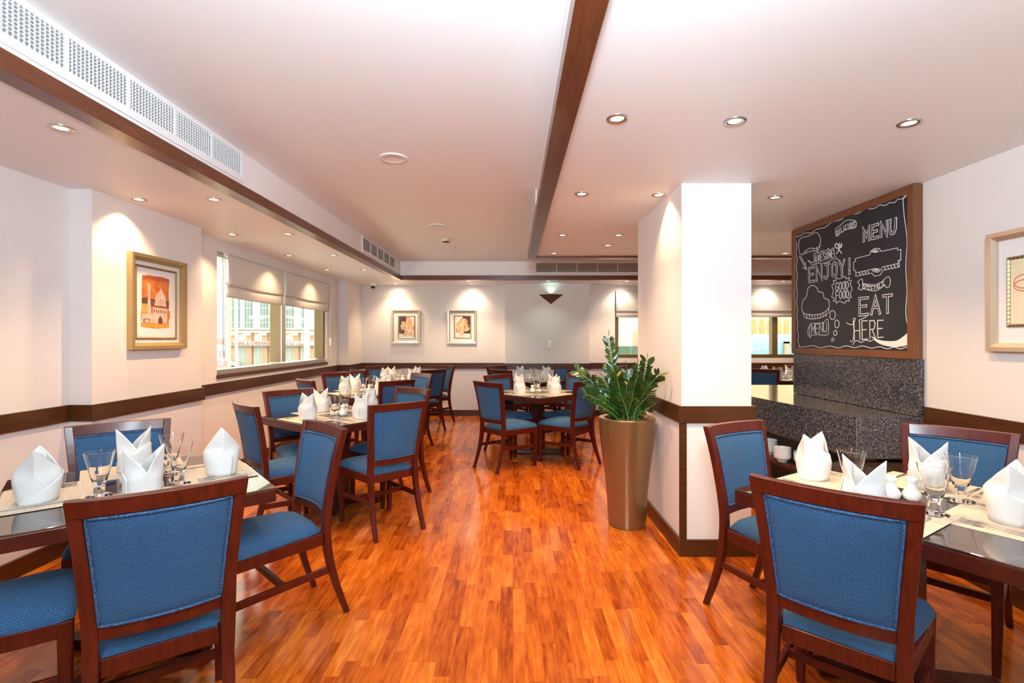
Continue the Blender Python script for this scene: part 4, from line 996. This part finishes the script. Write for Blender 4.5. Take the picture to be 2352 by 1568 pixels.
for x, y, lab in ((-.85, 3.60, 'round white ceiling speaker, the nearer one in the raised ceiling'), (-.85, 5.75, 'round white ceiling speaker, the farther one in the raised ceiling')):
    r = round_fit('ceiling_speaker', lab, 'speaker', x, y, ZC, [(.076, -.010), (.080, -.012), (.098, -.008), (.100, -.0003), (.076, -.0003)], 'white', [('grille', [(.001, -.0105), (.0755, -.0095), (.0755, -.0003), (.001, -.0003)], M['grille'])])
    for q in range(3): O('screw', MB().lathe([(.001, -.0125), (.004, -.012), (.004, -.0105), (.001, -.0105)], 8, (.088 * math.cos(q * 2.1 + .5), .088 * math.sin(q * 2.1 + .5), 0)), 'metal', r)
round_fit('smoke_detector', 'cream smoke detector on the raised ceiling near the beam end', 'smoke detector', -.865, 6.52, ZC, [(.056, -.0003), (.056, -.012), (.050, -.030), (.028, -.045), (.012, -.048), (.001, -.048)], mat('cream_plastic', (.72, .62, .42), .4), [('slot', [(.045, -.0385), (.047, -.034), (.030, -.046), (.028, -.044)], M['black'])])
r = thing('sprinkler', 'small metal sprinkler head beyond the smoke detector', 'sprinkler', (-.80, 7.05, ZC))
O('rosette', MB().lathe([(.022, -.0003), (.022, -.004), (.008, -.006), (.006, -.030), (.001, -.030)], 16), 'metal', r, smooth=True)
O('deflector', MB().lathe([(.001, -.034), (.018, -.034), (.018, -.031), (.001, -.031)], 12), 'metal', r)
r = thing('security_camera', 'white dome security camera in the far left corner of the ceiling', 'security camera', (-2.47, 8.92, ZS))
O('housing', MB().lathe([(.055, -.0003), (.058, -.02), (.056, -.050), (.036, -.055), (.001, -.055)], 28), 'white', r, smooth=True)
O('dome', MB().lathe([(.035, -.0555), (.034, -.068), (.026, -.084), (.012, -.093), (.001, -.094)], 24), 'black', r, smooth=True)
# air vents
def vent(label, axis, p, a0, a1, z0, z1, side, cells=5, lattice=True):
    loc = (p, (a0 + a1) / 2, z0) if axis == 'y' else ((a0 + a1) / 2, p, z0)
    r = thing('air_vent', label, 'air vent', loc)
    def bx(mb, A0, A1, d0, d1, Z0, Z1):
        q = sorted((p + side * d0, p + side * d1))
        return mb.box(q[0], q[1], A0, A1, Z0, Z1) if axis == 'y' else mb.box(A0, A1, q[0], q[1], Z0, Z1)
    m_ = .028; fr = MB()
    bx(fr, a0, a1, .0005, .010, z0, z0 + m_ + .012); bx(fr, a0, a1, .0005, .010, z1 - m_, z1); bx(fr, a0, a0 + m_, .0005, .010, z0 + m_ + .012, z1 - m_); bx(fr, a1 - m_, a1, .0005, .010, z0 + m_ + .012, z1 - m_)
    O('frame', fr, 'grille', r, world=True, bevel=.001)
    O('duct', bx(MB(), a0 + m_, a1 - m_, .0005, .0012, z0 + m_ + .012, z1 - m_), 'grille_dark', r, world=True)
    A = a0 + m_; W_ = (a1 - a0 - 2 * m_) / cells
    for c in range(cells):
        mb = MB(); x0 = A + c * W_ + .008; x1 = A + (c + 1) * W_ - .008; zz0 = z0 + m_ + .012; zz1 = z1 - m_
        nh = 9; nv = 15
        for k in range(1, nh): zc = zz0 + (zz1 - zz0) * k / nh; bx(mb, x0, x1, .0050, .0125, zc - .0012, zc + .0012)
        if lattice:
            for k in range(nv + 1): xc = x0 + (x1 - x0) * k / nv; bx(mb, xc - .0011, xc + .0011, .0015, .0085, zz0, zz1)
        O('louvre_panel', mb, 'grille', r, world=True)
        if c: O('divider', bx(MB(), A + c * W_ - .008, A + c * W_ + .008, .0012, .0125, zz0, zz1), 'grille', r, world=True)
    return r
vent('long white air grille at the upper left above the wooden cornice, nearest to us', 'y', -1.87, 1.74, 3.49, 2.483, 2.692, 1)
vent('small white air grille above the left cornice in the far corner', 'y', -1.87, 6.25, 8.0, 2.483, 2.692, 1, lattice=False)
vent('wide white air grille on the back fascia left of the white pillar', 'x', 8.40, .36, 2.11, 2.478, 2.692, -1)
vent('white air grille on the side of the ceiling beam, seen edge on', 'y', .205, 4.35, 6.05, 2.478, 2.692, -1)

# wall light, sensor
sc_ = thing('wall_light', 'brown triangular wall light on the back wall panel', 'wall light', (.683, 9.05, 2.03))
mb = MB().add([(-.22, 0, .172), (.22, 0, .172), (0, 0, 0), (0, -.12, .172), (-.205, -.004, .172), (.205, -.004, .172), (0, -.105, .172), (0, -.004, .13)], [(0, 3, 2), (3, 1, 2), (1, 0, 2), (0, 4, 6, 3), (3, 6, 5, 1), (0, 1, 5, 4), (4, 7, 6), (6, 7, 5), (5, 7, 4)])
O('shade', mb, mat('brown_metal', (.13, .065, .035), .4, .4), sc_)
light('wall_light_bulb', 'SPOT', (0, -.05, .175), 1.5, (.6, 1, .8), .02, aim=(0, 0.12, 2), spot=math.radians(120), blend=.8, parent=sc_)
r = thing('wall_sensor', 'small white sensor box on the back wall panel', 'sensor', (.66, 9.05, 1.24))
O('case', MB().box(-.036, .036, -.026, -.0005, 0, .135), 'white', r, bevel=.008)
O('lens', MB().box(-.018, .018, -.028, -.0262, .105, .12), 'metal', r)

# ------------------------------------------------------------------ outside
struct('street', MB().box(-90, 120, 9.6, 150, -4.3, -4.2), mat('asphalt', (.42, .40, .37), .9))
stone_m = mat('pale_stone', (.78, .72, .62), .9); green_m = mat('green_window_glass', (.11, .19, .165), .2); brick_m = mat('red_brick', (.50, .30, .20), .9); wht = mat('bright_render', (.85, .83, .78), .9)
YD = 104.0
fb = thing('building', 'pale arcaded building with green windows across the street, seen through the left window', 'building', (-56, YD, -4.2))
def fp(cx, cy, y=YD): return Py(490 + cx / 4.9, 560 + cy / 4.9, y)
def fbox(name, cx0, cx1, cy0, cy1, d0, d1, m, parent=fb, y=YD, bevel=0):
    a = fp(cx0, cy1, y); b = fp(cx1, cy0, y); return O(name, MB().box(a.x, b.x, y - d1, y - d0, a.z, b.z), m, parent, world=True)
fbox('wall', -300, 1400, -700, 1412, -4, 0, wht)
for k, x in enumerate((-140, 40, 215, 357, 535, 680, 822, 1000, 1170)):
    q = fbox('window', x, x + 85, 90 if k % 2 else 110, 945, .0, .25, green_m)
    fbox('glazing_bar', x + 30, x + 34, 110, 945, .25, .35, wht, q); fbox('glazing_bar', x + 58, x + 62, 110, 945, .25, .35, wht, q)
    for zz_ in (240, 400, 560, 720, 880): fbox('glazing_bar', x, x + 85, zz_, zz_ + 5, .25, .35, wht, q)
fbox('ledge', -300, 1400, 948, 968, 0, 2.2, stone_m); fbox('ledge', -300, 1400, 975, 1000, 0, 1.4, stone_m)
for x in range(-100, 1300, 175):
    fbox('corbel', x - 28, x + 28, 985, 1030, 0, 1.6, stone_m)
    fbox('pillar', x - 30, x + 30, 1000, 1412, .0, .9, brick_m)
    q = fbox('shop_opening', x + 55, x + 140, 1165, 1390, 0, .3, mat('shop_glass', (.35, .42, .38), .2)); fbox('shutter_bar', x + 95, x + 99, 1165, 1390, .3, .4, wht, q)
    a = fp(x + 50, 1095); b = fp(x + 145, 1000)
    O('arch', MB().prism([((a.x + b.x) / 2 + (b.x - a.x) / 2 * math.cos(t_), a.z + (b.z - a.z) * math.sin(t_)) for t_ in [PI * k / 12 for k in range(13)]], 0, .25, lambda v: (v[0], YD - .0 - v[2], v[1])), stone_m, fb, world=True)
fbox('sign_band', -300, 1400, 1095, 1140, 0, 1.5, wht); fbox('cornice', -300, 1400, 1140, 1150, 0, 1.8, green_m)
def text(s, parent, x, z, y, h, m, width=None, name='lettering', align='LEFT', th=.02):
    c = bpy.data.curves.new(name, 'FONT'); c.body = s; c.size = h; c.extrude = th; c.align_x = align
    o = bpy.data.objects.new(name, c); COL.objects.link(o); bpy.context.view_layer.update()
    me = bpy.data.meshes.new_from_object(o.evaluated_get(bpy.context.evaluated_depsgraph_get())); bpy.data.objects.remove(o)
    xs = [v.co.x for v in me.vertices] or [0, 1]; k = 1
    if width: k = width / (max(xs) - min(xs))
    off = Vector(parent.location)
    for v in me.vertices: v.co = (x + (v.co.x - (min(xs) if align == 'LEFT' else 0)) * k - off.x, y - v.co.z - off.y, z + v.co.y - off.z)
    me.materials.clear(); me.materials.append(m)
    o = bpy.data.objects.new(name, me); COL.objects.link(o); o.parent = parent; return o
redp = mat('red_paint_sign', (.70, .08, .05), .6)
q = fp(345, 1137); e = fp(720, 1137); text('TRADING & SUPERMARKET', fb, q.x - 2.2, q.z, YD - 1.55, 1.05, redp, (e.x - q.x) * 1.35, th=.05)
q = fp(800, 1135); e = fp(1130, 1135); text('\uFE96\uFEDB\uFEAD\uFE8E\uFEE3 \uFEAE\uFE91\uFEEE\uFEB3\uFEED \uFE93', fb, q.x, q.z, YD - 1.55, 1.3, redp, e.x - q.x, th=.05)
# street banner left
bn = thing('banner_sign', 'cream street sign with red capitals at the left edge of the window', 'sign', (-4.3, 6.6, -4.2))
a = Py(525, 865, 6.6); O('panel', MB().box(-4.9, a.x, 6.6, 6.66, -.4, 2.6), mat('cream_sign', (.80, .74, .58), .8), bn, world=True)
O('post', MB().box(-4.85, -4.75, 6.66, 6.76, -4.2, 2.6), 'metal', bn, world=True)
O('post', MB().box(-3.85, -3.78, 6.66, 6.76, -4.2, 2.6), 'metal', bn, world=True)
for s, px1, pb, pt in (('HOTEL CAPITAL', 517, 791.5, 777), ('SUITE &', 518, 820, 805), ('HEALTH CLUB', 522, 843, 828)):
    q = Py(px1, pb, 6.596); hh = (pb - pt) / F * 6.6
    o = text(s.split(' ')[-1] if s != 'SUITE &' else 'E &', bn, 0, q.z, 6.598, hh * 1.38, redp, name='lettering', align='LEFT', th=.002)
    if o.data.vertices:
        xs = [v.co.x for v in o.data.vertices]; k = {'HOTEL CAPITAL': .40, 'SUITE &': .11, 'HEALTH CLUB': .125}[s]; sc2 = .5
        mx_ = max(xs)
        for v in o.data.vertices: v.co.x = (v.co.x - mx_) * sc2 + (q.x - bn.location.x)
grey = mat('grey_arabic_paint', (.45, .42, .45), .7)
for s, pb, hh in (('\uFEF1\uFEA9\uFE8E\uFEE8\uFEDF\uFE8D', 711, .10), ('\uFE94\uFEF4\uFE97\uFE8D\uFEAE\uFEDC\uFEE0\uFEDF', 739, .10)):
    q = Py(519, pb, 6.598); text(s, bn, q.x - .2, q.z, 6.598, hh, grey, .2, th=.002)
# lamp post, cars, trees
lp_ = thing('street_lamp', 'pale street lamp post across the road', 'street lamp', (Py(705, 0, 62).x, 62, -4.2))
O('pole', MB().tube([(0, 0, 0), (0, 0, 14)], .32, 12), stone_m, lp_); O('arm', MB().tube([(0, 0, 8.0), (-3.4, 0, 8.5), (-6, 0, 8.3)], .14, 8), stone_m, lp_); O('lamp_head', MB().box(-7, -5.4, -.3, .3, 8.1, 8.5), wht, lp_)
lp2 = thing('street_lamp', 'slimmer pale street lamp post left of the window mullion', 'street lamp', (Py(543, 0, 80).x, 80, -4.2))
O('pole', MB().tube([(0, 0, 0), (0, 0, 13)], .22, 10), stone_m, lp2); O('lamp_head', MB().box(-.6, .9, -.2, .2, 13, 13.3), wht, lp2)
def make_car():
    r = thing('car', '', 'car', (0, 0, 0), 0, 'white cars in the street')
    side = [(-2.2, .35), (-2.25, .8), (-1.9, .95), (-1.1, 1.0), (-.6, 1.45), (.9, 1.47), (1.6, 1.02), (2.15, .92), (2.25, .6), (2.2, .35)]
    O('body', MB().prism(side, -.85, .85, lambda v: (v[0], v[2], v[1])), wht, r, bevel=.05)
    O('windows', MB().prism([(-1.0, 1.02), (-.58, 1.4), (.85, 1.42), (1.4, 1.03)], -.86, .86, lambda v: (v[0], v[2], v[1])), green_m, r)
    for x in (-1.4, 1.4):
        for y in (-.88, .70): O('wheel', MB().lathe([(.001, 0), (.33, 0), (.33, .18), (.001, .18)], 18).__class__().loft([[(x + .33 * math.cos(2 * PI * k / 16), y + d, .33 + .33 * math.sin(2 * PI * k / 16)) for k in range(16)] for d in (0, .18)]), 'black', r)
    return r
place_car = placer(make_car())
q = Wz(576, 837, -4.2); place_car((q.x, 98, -4.2), 0, 'white car parked across the street in the middle of the left pane', 'white cars in the street')
place_car((Py(526, 0, 102).x - .6, 101, -4.2), .1, 'white car parked across the street beside the red lettered sign', 'white cars in the street')
# behind the back window: pale house with green netting, billboard, arcaded block
hb = thing('building', 'weathered pale stone building with green netting behind the back window', 'building', (10, 34, -4.2))
a = Py(1380, 0, 34).x; b = Py(1560, 0, 34).x
O('wall', MB().box(a - 6, b + 1.5, 34, 36, -4.2, 12), wash('weathered_stone', [(.3, (.50, .42, .28)), (.6, (.70, .62, .46))], .6), hb, world=True)
p0 = Py(1454, 805, 34); p1 = Py(1500, 760, 34); O('window', MB().box(p0.x, p1.x, 33.9, 34.05, p0.z, p1.z), brick_m, hb, world=True)
p0 = Py(1380, 822, 33.7); p1 = Py(1530, 795, 33.7); O('netting', MB().box(p0.x, p1.x, 33.6, 33.7, -4.2, p1.z), mat('green_netting', (.07, .12, .09), .9), hb, world=True)
ab = thing('building', 'beige arcaded building above the teal billboard', 'building', (30, 60, -4.2))
def gp(cx, cy, y): return Py(1720 + cx / 3.733, 560 + cy / 3.733, y)
O('wall', MB().box(20, 60, 60, 62, -4.2, 16), mat('beige_render', (.72, .55, .33), .9), ab, world=True)
for x in range(-120, 700, 70):
    a = gp(x, 765, 60); b = gp(x + 42, 665, 60)
    O('window', MB().prism([(a.x, a.z), (b.x, a.z), (b.x, b.z - .6)] + [((a.x + b.x) / 2 + (b.x - a.x) / 2 * math.cos(t_), b.z - .6 + .9 * math.sin(t_)) for t_ in (.6, 1.2, 1.8, 2.4)] + [(a.x, b.z - .6)], 0, .1, lambda v: (v[0], 60 - v[2], v[1])), mat('amber_window', (.50, .30, .12), .4), ab, world=True)
bb = thing('billboard', 'teal advertising billboard with white lettering outside the back window', 'billboard', (26, 56, -4.2))
m = mat('teal_print', (.1, .45, .5), .5); t = NT(m); sp = t.n('ShaderNodeSeparateXYZ'); t.l(t.coord('Object'), sp.inputs[0]); t.l(t.ramp(t.m('MULTIPLY', t.m('ADD', sp.outputs[2], 0), .14), [(0, (.04, .42, .42)), (.45, (.10, .40, .52)), (1, (.42, .38, .46))]), t.b.inputs['Base Color'])
a = gp(-500, 985, 56); b = gp(700, 775, 56); O('panel', MB().box(a.x, b.x, 56, 56.3, -1.2, b.z), m, bb, world=True)
for px in (1735, 1812): x = Py(px, 0, 56.5).x; O('post', MB().box(x - .2, x + .2, 56.3, 56.7, -4.2, -1.2), 'metal', bb, world=True)
q = gp(-34, 918, 55.9); text('Galaxy N', bb, q.x, q.z, 55.95, .85, mat('white_print', (.85, .85, .85), .5), 2.25, th=.03)
a = gp(312, 968, 55.6); b = gp(420, 838, 55.6); O('phone_outline', MB().box(a.x, a.x + .5, 55.6, 55.9, a.z, b.z).box(a.x, b.x, 55.6, 55.9, b.z - .2, b.z), brick_m, bb, world=True)
